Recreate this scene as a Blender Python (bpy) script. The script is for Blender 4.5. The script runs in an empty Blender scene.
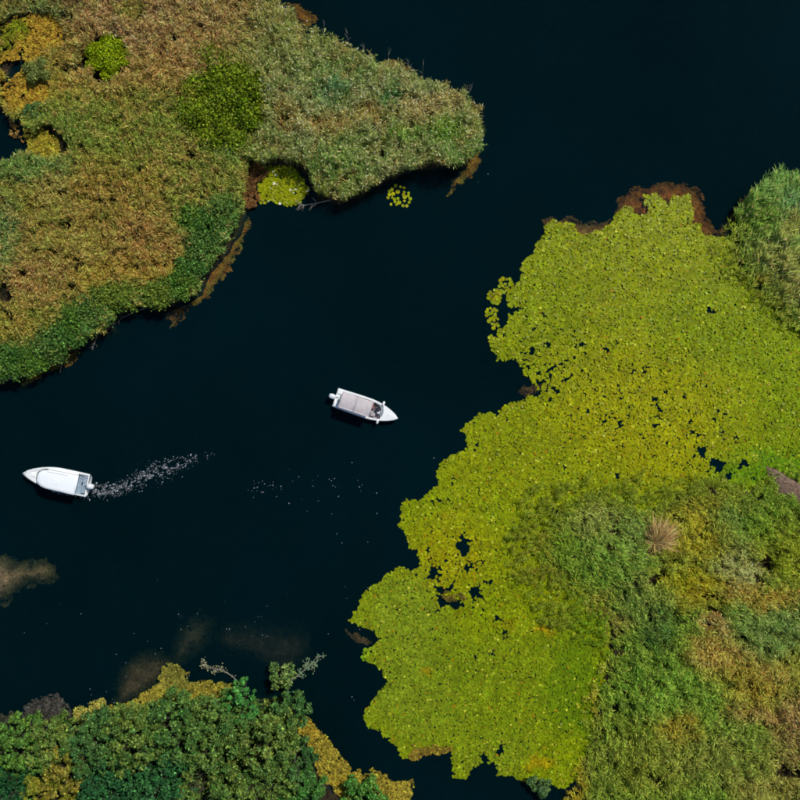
import bpy, math, random
import numpy as np

rng = np.random.default_rng(7)
random.seed(7)
R = math.radians

# ------------------------------------------------------------------ camera, sky, sun, exposure
scene = bpy.context.scene
col = scene.collection
H = 76.8                                   # drone height above the water, metres
cam_d = bpy.data.cameras.new('camera')
cam = bpy.data.objects.new('camera', cam_d)
col.objects.link(cam)
cam.location = (0, 0, H)
cam.rotation_euler = (0, 0, 0)             # straight down
cam_d.sensor_width = 36
cam_d.lens = 36 / 2 / (40 / H)             # 80 m of water across the frame
cam_d.clip_start = 0.5
cam_d.clip_end = 1000
scene.camera = cam

SUN_AZ = math.atan2(0.62, 0.78)            # clockwise from +Y: the sun stands to the upper right
SUN_EL = R(48)
world = bpy.data.worlds.new('World')
scene.world = world
world.use_nodes = True
wn = world.node_tree.nodes
sky = wn.new('ShaderNodeTexSky')
sky.sky_type = 'NISHITA'
sky.sun_disc = False
sky.sun_elevation = SUN_EL
sky.sun_rotation = SUN_AZ
sky.dust_density = 0.15
wn['Background'].inputs['Strength'].default_value = 0.09
world.node_tree.links.new(sky.outputs[0], wn['Background'].inputs['Color'])
sun_d = bpy.data.lights.new('sun', 'SUN')
sun_d.energy = 4.0
sun_d.angle = R(0.5)
sun_d.color = (1.0, 0.95, 0.86)
sun = bpy.data.objects.new('sun', sun_d)
col.objects.link(sun)
sun.location = (30, 40, 60)
sun.rotation_euler = (math.pi / 2 - SUN_EL, 0, -SUN_AZ + math.pi)
# sun lamps shine along local -Z: tilt so that -Z points away from the sun
from mathutils import Vector
sd = Vector((math.sin(SUN_AZ) * math.cos(SUN_EL), math.cos(SUN_AZ) * math.cos(SUN_EL), math.sin(SUN_EL)))
sun.rotation_euler = sd.to_track_quat('Z', 'Y').to_euler()
vs = scene.view_settings
vs.view_transform = 'Standard'
vs.look = 'None'
vs.gamma = 1.0
vs.use_curve_mapping = False
vs.exposure = 0.0
scene.cycles.filter_width = 1.8
scene.cycles.max_bounces = 6
scene.cycles.transparent_max_bounces = 12
scene.cycles.use_denoising = True
scene.cycles.denoiser = 'OPENIMAGEDENOISE'
scene.cycles.denoising_input_passes = 'RGB_ALBEDO_NORMAL'

# ------------------------------------------------------------------ helpers
def lin(c):
    c = np.asarray(c, float) / 255.0
    return np.where(c <= 0.04045, c / 12.92, ((c + 0.055) / 1.055) ** 2.4)

def P2W(px, py, h=0.0):
    """ground point whose top at height h is seen at this place of the 800 px survey grid (10 px = 1 m)"""
    k = 1 - h / H
    return (np.asarray(px, float) - 400) / 10 * k, (400 - np.asarray(py, float)) / 10 * k

def _hash(ix, iy, seed):
    n = (ix.astype(np.int64) * 374761393 + iy.astype(np.int64) * 668265263 + seed * 974634777) & 0x7fffffff
    n = ((n ^ (n >> 13)) * 1274126177) & 0x7fffffff
    n = ((n ^ (n >> 16)) * 668265263) & 0x7fffffff
    return (n & 0xffff) / 65535.0

def vnoise(x, y, seed=0):
    x = np.asarray(x, float); y = np.asarray(y, float)
    ix = np.floor(x); iy = np.floor(y)
    fx = x - ix; fy = y - iy
    fx = fx * fx * (3 - 2 * fx); fy = fy * fy * (3 - 2 * fy)
    a = _hash(ix, iy, seed); b = _hash(ix + 1, iy, seed)
    c = _hash(ix, iy + 1, seed); d = _hash(ix + 1, iy + 1, seed)
    return (a * (1 - fx) + b * fx) * (1 - fy) + (c * (1 - fx) + d * fx) * fy

def fbm(x, y, seed=0, oct=3):
    s = 0; a = 1; t = 0
    for k in range(oct):
        s = s + a * vnoise(x * 2 ** k, y * 2 ** k, seed + 17 * k); t += a; a *= 0.5
    return s / t

def inside(px, py, poly):
    px = np.asarray(px, float); py = np.asarray(py, float)
    r = np.zeros(px.shape, bool)
    n = len(poly); j = n - 1
    for i in range(n):
        xi, yi = poly[i]; xj, yj = poly[j]
        if yi != yj:
            cond = ((yi > py) != (yj > py)) & (px < (xj - xi) * (py - yi) / (yj - yi) + xi)
            r ^= cond
        j = i
    return r

def edge_dist(px, py, poly):
    px = np.asarray(px, float); py = np.asarray(py, float)
    d = np.full(px.shape, 1e9)
    n = len(poly)
    for i in range(n):
        ax, ay = poly[i]; bx, by = poly[(i + 1) % n]
        vx, vy = bx - ax, by - ay
        L = vx * vx + vy * vy + 1e-9
        t = np.clip(((px - ax) * vx + (py - ay) * vy) / L, 0, 1)
        d = np.minimum(d, np.hypot(px - ax - t * vx, py - ay - t * vy))
    return d

def sdist(px, py, poly):
    d = edge_dist(px, py, poly)
    return np.where(inside(px, py, poly), d, -d)

def scatter(poly, step, warp=4.0, warp_scale=9.0, seed=1, jit=0.5):
    """jittered grid of survey points inside an outline with a ragged edge"""
    p = np.array(poly)
    x0, y0 = p.min(0) - warp * 2; x1, y1 = p.max(0) + warp * 2
    gx, gy = np.meshgrid(np.arange(x0, x1, step), np.arange(y0, y1, step))
    gx = gx.ravel() + rng.uniform(-jit, jit, gx.size) * step * 2
    gy = gy.ravel() + rng.uniform(-jit, jit, gy.size) * step * 2
    wx = gx + (fbm(gx / warp_scale, gy / warp_scale, seed) - .5) * 2 * warp
    wy = gy + (fbm(gx / warp_scale, gy / warp_scale, seed + 5) - .5) * 2 * warp
    k = inside(wx, wy, poly)
    return gx[k], gy[k]

def blob_w(px, py, cx, cy, rx, ry, rot=0, soft=0.6):
    c, s = math.cos(R(rot)), math.sin(R(rot))
    dx = px - cx; dy = py - cy
    u = (dx * c + dy * s) / rx; v = (-dx * s + dy * c) / ry
    r = np.sqrt(u * u + v * v)
    return np.clip((1 + soft * .5 - r) / soft, 0, 1)

def colour_field(px, py, base, blobs, warp=10, seed=3):
    wx = px + (fbm(px / 22, py / 22, seed) - .5) * 2 * warp + (fbm(px / 6, py / 6, seed + 40) - .5) * 8
    wy = py + (fbm(px / 22, py / 22, seed + 9) - .5) * 2 * warp + (fbm(px / 6, py / 6, seed + 50) - .5) * 8
    c = np.repeat(lin(base)[None], len(px), 0)
    for b in blobs:
        cx, cy, rx, ry, cc = b[:5]
        s = b[5] if len(b) > 5 else 0.9
        rot = b[6] if len(b) > 6 else 0
        w = (blob_w(wx, wy, cx, cy, rx, ry, rot, 0.8) * s)[:, None]
        c = c * (1 - w) + lin(cc)[None] * w
    return c

def mk_mesh(name, V, F, mat, parent=None, vcol=None, smooth=False, kind=None):
    me = bpy.data.meshes.new(name)
    V = np.asarray(V, np.float32)
    F = np.asarray(F, np.int32)
    nf, k = F.shape
    me.vertices.add(len(V)); me.vertices.foreach_set('co', V.ravel())
    me.loops.add(nf * k); me.loops.foreach_set('vertex_index', F.ravel())
    me.polygons.add(nf); me.polygons.foreach_set('loop_start', np.arange(0, nf * k, k, dtype=np.int32))
    if smooth:
        me.polygons.foreach_set('use_smooth', np.ones(nf, bool))
    if vcol is not None:
        at = me.color_attributes.new('Col', 'FLOAT_COLOR', 'POINT')
        c4 = np.ones((len(V), 4), np.float32); c4[:, :3] = vcol
        at.data.foreach_set('color', c4.ravel())
    me.update(calc_edges=True)
    me.materials.append(mat)
    o = bpy.data.objects.new(name, me)
    col.objects.link(o)
    if parent is not None:
        o.parent = parent
    if kind:
        o['kind'] = kind
    return o

def poly_mesh(name, V, F, mat, parent=None, smooth=False):
    """small meshes with faces of any size"""
    me = bpy.data.meshes.new(name)
    me.from_pydata([tuple(map(float, v)) for v in V], [], [tuple(f) for f in F])
    me.update()
    if smooth:
        for p in me.polygons: p.use_smooth = True
    me.materials.append(mat)
    o = bpy.data.objects.new(name, me)
    col.objects.link(o)
    if parent is not None: o.parent = parent
    return o

def tag(o, label=None, cat=None, group=None, kind=None):
    if label: o['label'] = label
    if cat: o['category'] = cat
    if group: o['group'] = group
    if kind: o['kind'] = kind
    return o

def empty(name, loc, rz=0):
    o = bpy.data.objects.new(name, None)
    o.empty_display_size = 0.3
    col.objects.link(o)
    o.location = loc; o.rotation_euler = (0, 0, rz)
    return o

# ------------------------------------------------------------------ materials
def new_mat(name):
    m = bpy.data.materials.new(name); m.use_nodes = True
    nt = m.node_tree
    b = nt.nodes['Principled BSDF']
    return m, nt, b

def leaf_mat(name, rough=0.5, trans=0.25, spec=0.35):
    m, nt, b = new_mat(name)
    a = nt.nodes.new('ShaderNodeAttribute'); a.attribute_name = 'Col'
    nt.links.new(a.outputs['Color'], b.inputs['Base Color'])
    b.inputs['Roughness'].default_value = rough
    b.inputs['Specular IOR Level'].default_value = spec
    if trans > 0:
        t = nt.nodes.new('ShaderNodeBsdfTranslucent')
        nt.links.new(a.outputs['Color'], t.inputs['Color'])
        mx = nt.nodes.new('ShaderNodeMixShader'); mx.inputs[0].default_value = trans
        nt.links.new(b.outputs[0], mx.inputs[1]); nt.links.new(t.outputs[0], mx.inputs[2])
        nt.links.new(mx.outputs[0], nt.nodes['Material Output'].inputs['Surface'])
    return m

def noise_mat(name, c1, c2, scale=3, rough=0.8, bump=0.3, detail=6, c3=None, scale2=0.4):
    m, nt, b = new_mat(name)
    g = nt.nodes.new('ShaderNodeNewGeometry')
    n = nt.nodes.new('ShaderNodeTexNoise'); n.inputs['Scale'].default_value = scale
    n.inputs['Detail'].default_value = detail; n.inputs['Roughness'].default_value = 0.65
    nt.links.new(g.outputs['Position'], n.inputs['Vector'])
    r = nt.nodes.new('ShaderNodeValToRGB')
    r.color_ramp.elements[0].position = 0.35; r.color_ramp.elements[1].position = 0.65
    r.color_ramp.elements[0].color = (*c1, 1); r.color_ramp.elements[1].color = (*c2, 1)
    nt.links.new(n.outputs['Fac'], r.inputs[0])
    out = r.outputs[0]
    if c3 is not None:
        n2 = nt.nodes.new('ShaderNodeTexNoise'); n2.inputs['Scale'].default_value = scale2; n2.inputs['Detail'].default_value = 4
        nt.links.new(g.outputs['Position'], n2.inputs['Vector'])
        r2 = nt.nodes.new('ShaderNodeValToRGB'); r2.color_ramp.elements[0].position = .45; r2.color_ramp.elements[1].position = .6
        nt.links.new(n2.outputs['Fac'], r2.inputs[0])
        mx = nt.nodes.new('ShaderNodeMixRGB'); mx.inputs[2].default_value = (*c3, 1)
        nt.links.new(r2.outputs[0], mx.inputs[0]); nt.links.new(out, mx.inputs[1]); out = mx.outputs[0]
    nt.links.new(out, b.inputs['Base Color'])
    b.inputs['Roughness'].default_value = rough
    if bump > 0:
        bp = nt.nodes.new('ShaderNodeBump'); bp.inputs['Strength'].default_value = bump; bp.inputs['Distance'].default_value = 0.1
        nt.links.new(n.outputs['Fac'], bp.inputs['Height']); nt.links.new(bp.outputs[0], b.inputs['Normal'])
    return m

def paint_mat(name, c, rough=0.35, dirt=0.12, spec=0.5, scale=4.0):
    """paint, gelcoat or cloth with faint uneven soiling"""
    m, nt, b = new_mat(name)
    tc = nt.nodes.new('ShaderNodeTexCoord')
    n = nt.nodes.new('ShaderNodeTexNoise'); n.inputs['Scale'].default_value = scale; n.inputs['Detail'].default_value = 5
    nt.links.new(tc.outputs['Object'], n.inputs['Vector'])
    r = nt.nodes.new('ShaderNodeValToRGB')
    r.color_ramp.elements[0].position = 0.3; r.color_ramp.elements[1].position = 0.65
    r.color_ramp.elements[0].color = (*[v * (1 - dirt) for v in c], 1); r.color_ramp.elements[1].color = (*c, 1)
    nt.links.new(n.outputs['Fac'], r.inputs[0]); nt.links.new(r.outputs[0], b.inputs['Base Color'])
    b.inputs['Roughness'].default_value = rough; b.inputs['Specular IOR Level'].default_value = spec
    return m

M = {}
M['reed'] = leaf_mat('reed_leaf', 0.6, 0.2, 0.12)
M['pad'] = leaf_mat('lily_pad_leaf', 0.4, 0.1, 0.12)
M['foliage'] = leaf_mat('tree_leaf', 0.5, 0.2, 0.15)
M['algae'] = leaf_mat('algae_clump', 0.8, 0.1, 0.2)
M['weed'] = leaf_mat('submerged_weed', 0.9, 0.0, 0.1)
M['bark'] = noise_mat('bark', (0.025, 0.02, 0.013), (0.07, 0.055, 0.04), 8, 0.9, 0.5)
M['deadwood'] = noise_mat('dead_wood', (0.16, 0.14, 0.12), (0.32, 0.29, 0.25), 6, 0.85, 0.3)
M['ground'] = noise_mat('marsh_mud', (0.014, 0.011, 0.007), (0.05, 0.034, 0.018), 1.6, 0.95, 0.5, c3=(0.02, 0.021, 0.010))
M['ground'].node_tree.nodes['Principled BSDF'].inputs['Specular IOR Level'].default_value = 0.1
M['mud'] = noise_mat('dry_mud', (0.07, 0.042, 0.028), (0.25, 0.16, 0.11), 4.5, 0.95, 0.8)
M['foam'] = paint_mat('foam', (0.46, 0.48, 0.52), 0.6, 0.5)
M['hull'] = paint_mat('white_gelcoat', (0.82, 0.84, 0.84), 0.28, 0.05)
M['roof'] = paint_mat('white_roof', (0.86, 0.89, 0.91), 0.35, 0.04)
M['canvas'] = paint_mat('pale_pink_canvas', (0.54, 0.49, 0.50), 0.85, 0.14, 0.2, 2.2)
M['deckgrey'] = paint_mat('grey_deck', (0.42, 0.38, 0.40), 0.6, 0.2)
M['deckblue'] = paint_mat('blue_grey_deck', (0.30, 0.39, 0.47), 0.6, 0.3)
M['black'] = paint_mat('black_rubber', (0.015, 0.016, 0.02), 0.5, 0.2)
M['seatred'] = paint_mat('red_brown_vinyl', (0.30, 0.12, 0.10), 0.5, 0.2)
M['metal'] = paint_mat('steel_tube', (0.6, 0.62, 0.65), 0.25, 0.1)
M['cowl'] = paint_mat('pale_engine_cowl', (0.70, 0.73, 0.76), 0.3, 0.15)
m, nt, b = new_mat('dark_glass')
b.inputs['Base Color'].default_value = (0.03, 0.045, 0.055, 1); b.inputs['Roughness'].default_value = 0.08
M['glass'] = m
m, nt, b = new_mat('tinted_windscreen')
b.inputs['Base Color'].default_value = (0.25, 0.33, 0.38, 1); b.inputs['Roughness'].default_value = 0.05
b.inputs['Alpha'].default_value = 0.45
M['screen'] = m

# water: clear skin over an absorbing body, with a little green-blue murk and small ripples
m = bpy.data.materials.new('river_water'); m.use_nodes = True
nt = m.node_tree; nt.nodes.clear()
out = nt.nodes.new('ShaderNodeOutputMaterial')
tr = nt.nodes.new('ShaderNodeBsdfTransparent'); tr.inputs[0].default_value = (0.92, 0.97, 0.97, 1)
df = nt.nodes.new('ShaderNodeBsdfDiffuse'); df.inputs[0].default_value = (0.0005, 0.042, 0.054, 1)
sn = nt.nodes.new('ShaderNodeTexNoise'); sn.inputs['Scale'].default_value = 0.045; sn.inputs['Detail'].default_value = 5; sn.inputs['Roughness'].default_value = 0.6
sg = nt.nodes.new('ShaderNodeNewGeometry'); nt.links.new(sg.outputs['Position'], sn.inputs['Vector'])
sr = nt.nodes.new('ShaderNodeValToRGB'); sr.color_ramp.elements[0].position = 0.35; sr.color_ramp.elements[1].position = 0.68
sr.color_ramp.elements[0].color = (0.0005, 0.036, 0.046, 1); sr.color_ramp.elements[1].color = (0.0012, 0.050, 0.072, 1)
nt.links.new(sn.outputs['Fac'], sr.inputs[0]); nt.links.new(sr.outputs[0], df.inputs[0])
mx = nt.nodes.new('ShaderNodeMixShader'); mx.inputs[0].default_value = 0.16
nt.links.new(tr.outputs[0], mx.inputs[1]); nt.links.new(df.outputs[0], mx.inputs[2])
gl = nt.nodes.new('ShaderNodeBsdfGlossy'); gl.inputs['Roughness'].default_value = 0.015
fr = nt.nodes.new('ShaderNodeFresnel'); fr.inputs['IOR'].default_value = 1.16
geo = nt.nodes.new('ShaderNodeNewGeometry')
n1 = nt.nodes.new('ShaderNodeTexNoise'); n1.inputs['Scale'].default_value = 1.1; n1.inputs['Detail'].default_value = 4
nt.links.new(geo.outputs['Position'], n1.inputs['Vector'])
bp = nt.nodes.new('ShaderNodeBump'); bp.inputs['Strength'].default_value = 0.06; bp.inputs['Distance'].default_value = 0.05
nt.links.new(n1.outputs['Fac'], bp.inputs['Height'])
nt.links.new(bp.outputs[0], gl.inputs['Normal']); nt.links.new(bp.outputs[0], fr.inputs['Normal'])
mx2 = nt.nodes.new('ShaderNodeMixShader')
nt.links.new(fr.outputs[0], mx2.inputs[0]); nt.links.new(mx.outputs[0], mx2.inputs[1]); nt.links.new(gl.outputs[0], mx2.inputs[2])
nt.links.new(mx2.outputs[0], out.inputs['Surface'])
va = nt.nodes.new('ShaderNodeVolumeAbsorption'); va.inputs['Color'].default_value = (0.15, 0.30, 0.12, 1); va.inputs['Density'].default_value = 1.0
nt.links.new(va.outputs[0], out.inputs['Volume'])
M['water'] = m

# ------------------------------------------------------------------ outlines on the survey grid (10 px = 1 m)
ISLAND = [(-70, -70), (240, -70), (258, -12), (275, 0), (290, 18), (305, 31), (325, 41), (345, 51), (375, 63), (400, 72),
          (425, 82), (450, 91), (468, 101), (478, 114), (482, 130), (478, 148), (468, 160), (450, 163), (425, 164),
          (405, 169), (385, 176), (368, 186), (355, 195), (335, 199), (318, 196), (308, 180), (300, 165), (270, 160),
          (250, 166), (246, 190), (241, 205), (236, 224), (222, 248), (208, 264), (195, 288), (182, 298),
          (165, 306), (150, 305), (128, 306), (112, 318), (95, 332), (80, 345), (60, 353), (42, 362), (25, 370),
          (0, 373), (-70, 380), (-70, 172), (0, 166), (14, 158), (26, 150), (31, 140), (28, 128), (18, 119), (8, 115), (0, 103), (-70, 100)]
LAND_R = [(530, 560), (540, 532), (555, 508), (590, 488), (620, 495), (650, 503), (690, 480), (712, 470), (745, 480), (790, 466), (880, 455),
          (880, 880), (556, 880), (560, 800), (573, 772), (582, 740), (588, 700), (600, 660), (600, 625), (578, 605), (550, 585)]
REED_TR = [(726, 238), (734, 218), (748, 198), (755, 193), (772, 184), (778, 187), (792, 184), (820, 186), (880, 190), (880, 392),
           (814, 354), (788, 332), (770, 316), (752, 298), (738, 280), (728, 258)]
LAND_B = [(-70, 735), (0, 735), (40, 733), (70, 738), (100, 726), (130, 714), (160, 708), (200, 704), (238, 692), (258, 690),
          (285, 690), (305, 700), (318, 718), (322, 740), (332, 765), (345, 785), (380, 792), (405, 800), (410, 880), (-70, 880)]
LILY = [(544, 224), (559, 221), (573, 225), (583, 237), (598, 231), (614, 220), (623, 207), (633, 209), (637, 218), (645, 215), (647, 196),
        (658, 193), (668, 206), (674, 196), (689, 193), (692, 207), (690, 219), (701, 232), (713, 238), (736, 234), (758, 262), (798, 296), (836, 328), (880, 355), (880, 490),
        (800, 512), (740, 512), (700, 512), (640, 526), (610, 526), (595, 536), (590, 560), (610, 600), (626, 625), (624, 660), (612, 700), (604, 740), (594, 775),
        (559, 788), (545, 778), (530, 785), (517, 777), (497, 775), (495, 761), (476, 767), (464, 779), (453, 775), (450, 748), (422, 752), (402, 757), (394, 742),
        (379, 731), (367, 730), (361, 717), (371, 701), (385, 680), (379, 666), (367, 660), (369, 651), (383, 637), (371, 629), (356, 627), (350, 618),
        (365, 590), (398, 569), (414, 570), (421, 564), (419, 550), (409, 550), (401, 520), (400, 501), (419, 499), (437, 487), (436, 475), (440, 465),
        (450, 454), (469, 447), (467, 437), (461, 429), (480, 414), (499, 416), (501, 411), (515, 401), (544, 392), (530, 384), (526, 372), (515, 360), (497, 362),
        (491, 339), (504, 328), (508, 316), (505, 298), (521, 279), (519, 267), (530, 254), (542, 238)]

# ------------------------------------------------------------------ setting: marsh ground with the river bed, and the water
N = 300
gx = np.linspace(-60, 60, N); gy = np.linspace(-60, 60, N)
GX, GY = np.meshgrid(gx, gy)
SX = GX * 10 / 0.975 + 400; SY = 400 - GY * 10 / 0.975
sd_all = np.full(GX.shape, -1e9)
for poly in (ISLAND, LAND_R, REED_TR, LAND_B):
    wx = SX + (fbm(SX / 14, SY / 14, 61) - .5) * 10
    wy = SY + (fbm(SX / 14, SY / 14, 67) - .5) * 10
    sd_all = np.maximum(sd_all, sdist(wx, wy, poly) - (14 if poly is LAND_R or poly is REED_TR else 24 if poly is LAND_B else 0))
for (cx_, cy_, rx_, ry_) in [(18, 42, 9, 6), (27, 54, 7, 4.5), (8, 62, 7, 8), (2, 72, 6, 14), (85, 62, 4, 10), (96, 77, 8, 3)]:      # little pools in the corner of the island
    q_ = np.hypot((SX - cx_) / rx_, (SY - cy_) / ry_)
    sd_all = np.minimum(sd_all, (q_ - 1) * min(rx_, ry_))
s = sd_all / 10
Z = np.where(s > 0, 0.05 + 0.25 * np.clip(s / 2, 0, 1), np.maximum(s * 2.6, -4.0))
Z += (fbm(GX, GY, 5) - .5) * 0.2 * (s > 0.3) + (fbm(GX / 4, GY / 4, 8) - .5) * 0.8 * (s < -1.6)
V = np.stack([GX, GY, Z], -1).reshape(-1, 3)
i = np.arange(N - 1)[:, None] * N + np.arange(N - 1)[None]
i = i.ravel()
F = np.stack([i, i + 1, i + N + 1, i + N], 1)
# skirt out to the far distance
far = 400
rim = np.array([(-far, -far, -4), (far, -far, -4), (far, far, -4), (-far, far, -4)], float)
cidx = [0, N - 1, N * N - 1, N * (N - 1)]
nb = len(V)
V = np.vstack([V, rim])
F = np.vstack([F, [[cidx[0], nb, nb + 1, cidx[1]], [cidx[1], nb + 1, nb + 2, cidx[2]], [cidx[2], nb + 2, nb + 3, cidx[3]], [cidx[3], nb + 3, nb, cidx[0]]]])
ground = mk_mesh('ground', V, F, M['ground'], smooth=True)
tag(ground, 'dark brown marsh mud of the banks and river bed', kind='structure')

w = 390
V = [(-w, -w, 0), (w, -w, 0), (w, w, 0), (-w, w, 0), (-w, -w, -5.5), (w, -w, -5.5), (w, w, -5.5), (-w, w, -5.5)]
F = [(0, 1, 2, 3), (7, 6, 5, 4), (0, 4, 5, 1), (1, 5, 6, 2), (2, 6, 7, 3), (3, 7, 4, 0)]
water = poly_mesh('water', V, F, M['water'])
tag(water, 'dark blue green river water between the marsh banks', kind='structure')

# ------------------------------------------------------------------ vegetation builders
def norm(v):
    return v / (np.linalg.norm(v, axis=-1, keepdims=True) + 1e-9)

def blades(B, D, L, W, C, droop):
    """bent two-triangle leaves: B base, D direction, L length, W width, C colour, droop per metre"""
    n = len(B)
    up = np.array([0, 0, 1.0])
    Sd = norm(np.cross(D, up + rng.normal(0, .45, (n, 3))))
    mid = B + D * (L * .5)[:, None]
    D2 = D.copy(); D2[:, 2] -= droop; D2 = norm(D2)
    tip = mid + D2 * (L * .5)[:, None]
    V = np.stack([B, mid + Sd * (W / 2)[:, None], tip, mid - Sd * (W / 2)[:, None]], 1).reshape(-1, 3)
    k = np.arange(n) * 4
    F = np.stack([np.stack([k, k + 1, k + 3], 1), np.stack([k + 1, k + 2, k + 3], 1)], 1).reshape(-1, 3)
    return V, F, np.repeat(C, 4, 0)

def jitter_col(C, amt, hue=0.08):
    n = len(C)
    f = np.exp(rng.normal(0, amt, (n, 1)))
    h = 1 + rng.normal(0, hue, (n, 3))
    return np.clip(C * f * h, 0.001, 0.7)

def reeds(px, py, h, C, nleaf=7, L=(.35, .65), W=.07, wind=(0.1, 0.1), bias=0.0, spread=(15, 65), gain=1.0, jit=.3, plume=None):
    """reed or sedge plants: a leaning stem and drooping leaves from mid height to the tip"""
    n = len(px)
    x, y = P2W(px, py, 0)
    x = x * (1 - h * .9 / H); y = y * (1 - h * .9 / H)
    ang = fbm(px / 9, py / 9, 71) * 4 * math.pi
    sw = (fbm(px / 26, py / 26, 72, 2) - .5) * 4 * math.pi
    wind_x = wind[0] + .09 * np.cos(sw); wind_y = wind[1] + .09 * np.sin(sw)
    lean = np.stack([wind_x + .10 * np.cos(ang) + rng.normal(0, .06, n), wind_y + .10 * np.sin(ang) + rng.normal(0, .06, n)], 1)
    C = np.clip(jitter_col(C * gain, .22, .05), 0, .6)
    parts = []
    # stems
    top = np.stack([x + lean[:, 0] * h, y + lean[:, 1] * h, h + .1], 1)
    bot = np.stack([x, y, np.full(n, .05)], 1)
    parts.append(blades(bot, norm(top - bot), np.linalg.norm(top - bot, axis=1), np.full(n, .022), jitter_col(C * .8, .2), np.zeros(n)))
    wa = np.arctan2(wind_y, wind_x)
    for k in range(nleaf):
        t = 1 - (rng.uniform(0, 1, n) ** 1.3) * .6
        B = bot + (top - bot) * t[:, None]
        az = rng.uniform(-math.pi, math.pi, n)
        if bias > 0:
            d = (az - wa + math.pi) % (2 * math.pi) - math.pi
            az = wa + d * (1 - bias)
        el = np.radians(rng.uniform(spread[0], spread[1], n))
        D = np.stack([np.cos(az) * np.cos(el), np.sin(az) * np.cos(el), np.sin(el)], 1)
        Lk = rng.uniform(L[0], L[1], n)
        parts.append(blades(B, D, Lk, W * rng.uniform(.7, 1.3, n), jitter_col(C, jit), rng.uniform(.3, 1.0, n)))
    if plume is not None:
        sel = rng.uniform(0, 1, n) < plume[0]
        q = sel.sum()
        if q:
            D = norm(np.stack([lean[sel, 0] * 2 + rng.normal(0, .3, q), lean[sel, 1] * 2 + rng.normal(0, .3, q), np.full(q, .8)], 1))
            parts.append(blades(top[sel], D, rng.uniform(.25, .4, q), np.full(q, .11), jitter_col(np.repeat(lin(plume[1])[None] * gain, q, 0), .2), np.full(q, .8)))
    V = []; F = []; CC = []; o = 0
    for v, f, c in parts:
        V.append(v); F.append(f + o); CC.append(c); o += len(v)
    return np.vstack(V), np.vstack(F), np.vstack(CC)

KEEPOUT = []          # places kept free of reeds: (cx, cy, rx, ry)
def thin(px, py, clump=0.25, seed=21, extra=None):
    """open gaps between clumps and leave the kept-out places bare"""
    n = fbm(px / 5.5, py / 5.5, seed, 2)
    k = n > clump + rng.uniform(-.06, .06, len(px))
    for e in KEEPOUT + (extra or []):
        k &= blob_w(px + (fbm(px / 6, py / 6, 90) - .5) * 10, py + (fbm(px / 6, py / 6, 91) - .5) * 10, *e, soft=.2) < .5
    return px[k], py[k]

GR = np.array([1.9, 1.8, 1.5])      # how much brighter a single leaf is than the self-shaded mass of a reed bed

# ------------------------------------------------------------------ the left island
isl_blobs = [
    (30, 62, 46, 62, (150, 128, 48), .75),
    (150, 25, 120, 50, (138, 110, 80), .95), (205, 55, 50, 45, (140, 112, 72), .9), (140, 78, 55, 25, (144, 112, 66), .8),
    (60, 25, 22, 20, (135, 105, 70), .7), (35, 12, 38, 16, (84, 100, 60), .9), (130, 10, 14, 12, (105, 115, 40), .7),
    (90, 165, 110, 60, (108, 112, 48), .8), (110, 192, 60, 30, (132, 100, 52), .6), (150, 178, 16, 12, (150, 112, 40), .6),
    (60, 255, 85, 55, (124, 110, 56), .75), (145, 245, 32, 30, (140, 102, 62), .75), (112, 278, 42, 16, (142, 116, 50), .8),
    (172, 275, 18, 14, (156, 118, 46), .7), (35, 275, 30, 22, (136, 100, 68), .6),
    (30, 168, 40, 18, (84, 112, 62), .85), (45, 190, 25, 12, (130, 118, 66), .6), (75, 128, 60, 26, (88, 110, 48), .8), (140, 128, 50, 45, (100, 112, 46), .7), (3, 235, 18, 34, (78, 108, 66), .8),
    (200, 175, 60, 40, (102, 112, 50), .7), (225, 150, 20, 12, (78, 105, 50), .7), (5, 340, 60, 24, (130, 115, 52), .6),
    (80, 30, 26, 18, (120, 100, 58), .4), (60, 45, 24, 16, (116, 108, 44), .7),
    (290, 60, 60, 50, (114, 124, 70), .8), (370, 120, 115, 62, (116, 128, 84), .9), (330, 128, 26, 12, (146, 112, 60), .7), (285, 120, 12, 16, (142, 108, 58), .7),
    (370, 116, 16, 12, (142, 112, 58), .7), (425, 112, 30, 14, (152, 128, 84), .8), (330, 92, 13, 12, (62, 108, 72), .8), (388, 104, 12, 14, (58, 104, 62), .8),
    (402, 132, 18, 10, (84, 124, 34), .8), (440, 130, 16, 12, (84, 124, 34), .8), (335, 165, 26, 26, (84, 116, 52), .8), (455, 150, 40, 14, (92, 122, 62), .8), (375, 150, 40, 14, (106, 120, 66), .7),
    (340, 75, 40, 10, (96, 120, 64), .7),
    (25, 362, 44, 16, (64, 106, 54), .9), (75, 332, 46, 16, (64, 106, 54), .9, -38), (112, 304, 24, 14, (78, 110, 50), .8, -20), (160, 300, 24, 12, (76, 110, 50), .8), (190, 276, 30, 16, (62, 106, 52), .9, -55), (215, 228, 34, 20, (62, 106, 52), .9, -50),
]
KEEPOUT += [(107, 56, 22, 23), (225, 108, 38, 42), (32, 32, 36, 20), (18, 42, 12, 9), (30, 55, 14, 9), (12, 60, 18, 16), (24, 92, 26, 20), (47, 145, 20, 17),
            (286, 184, 24, 17), (4, 292, 9, 14), (84, 62, 5, 12), (96, 78, 9, 5), (252, 176, 8, 14)]
SHORE_SHRUBS = [(8, 362, 15), (28, 360, 14), (44, 345, 15), (62, 338, 14), (74, 322, 14), (92, 312, 14), (106, 298, 13), (124, 296, 11),
                (222, 212, 13), (205, 226, 15), (190, 220, 12), (200, 248, 14), (188, 268, 12), (180, 284, 13), (160, 292, 12)]
KEEPOUT += [(x, y, r * .95, r * .95) for x, y, r in SHORE_SHRUBS]

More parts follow.
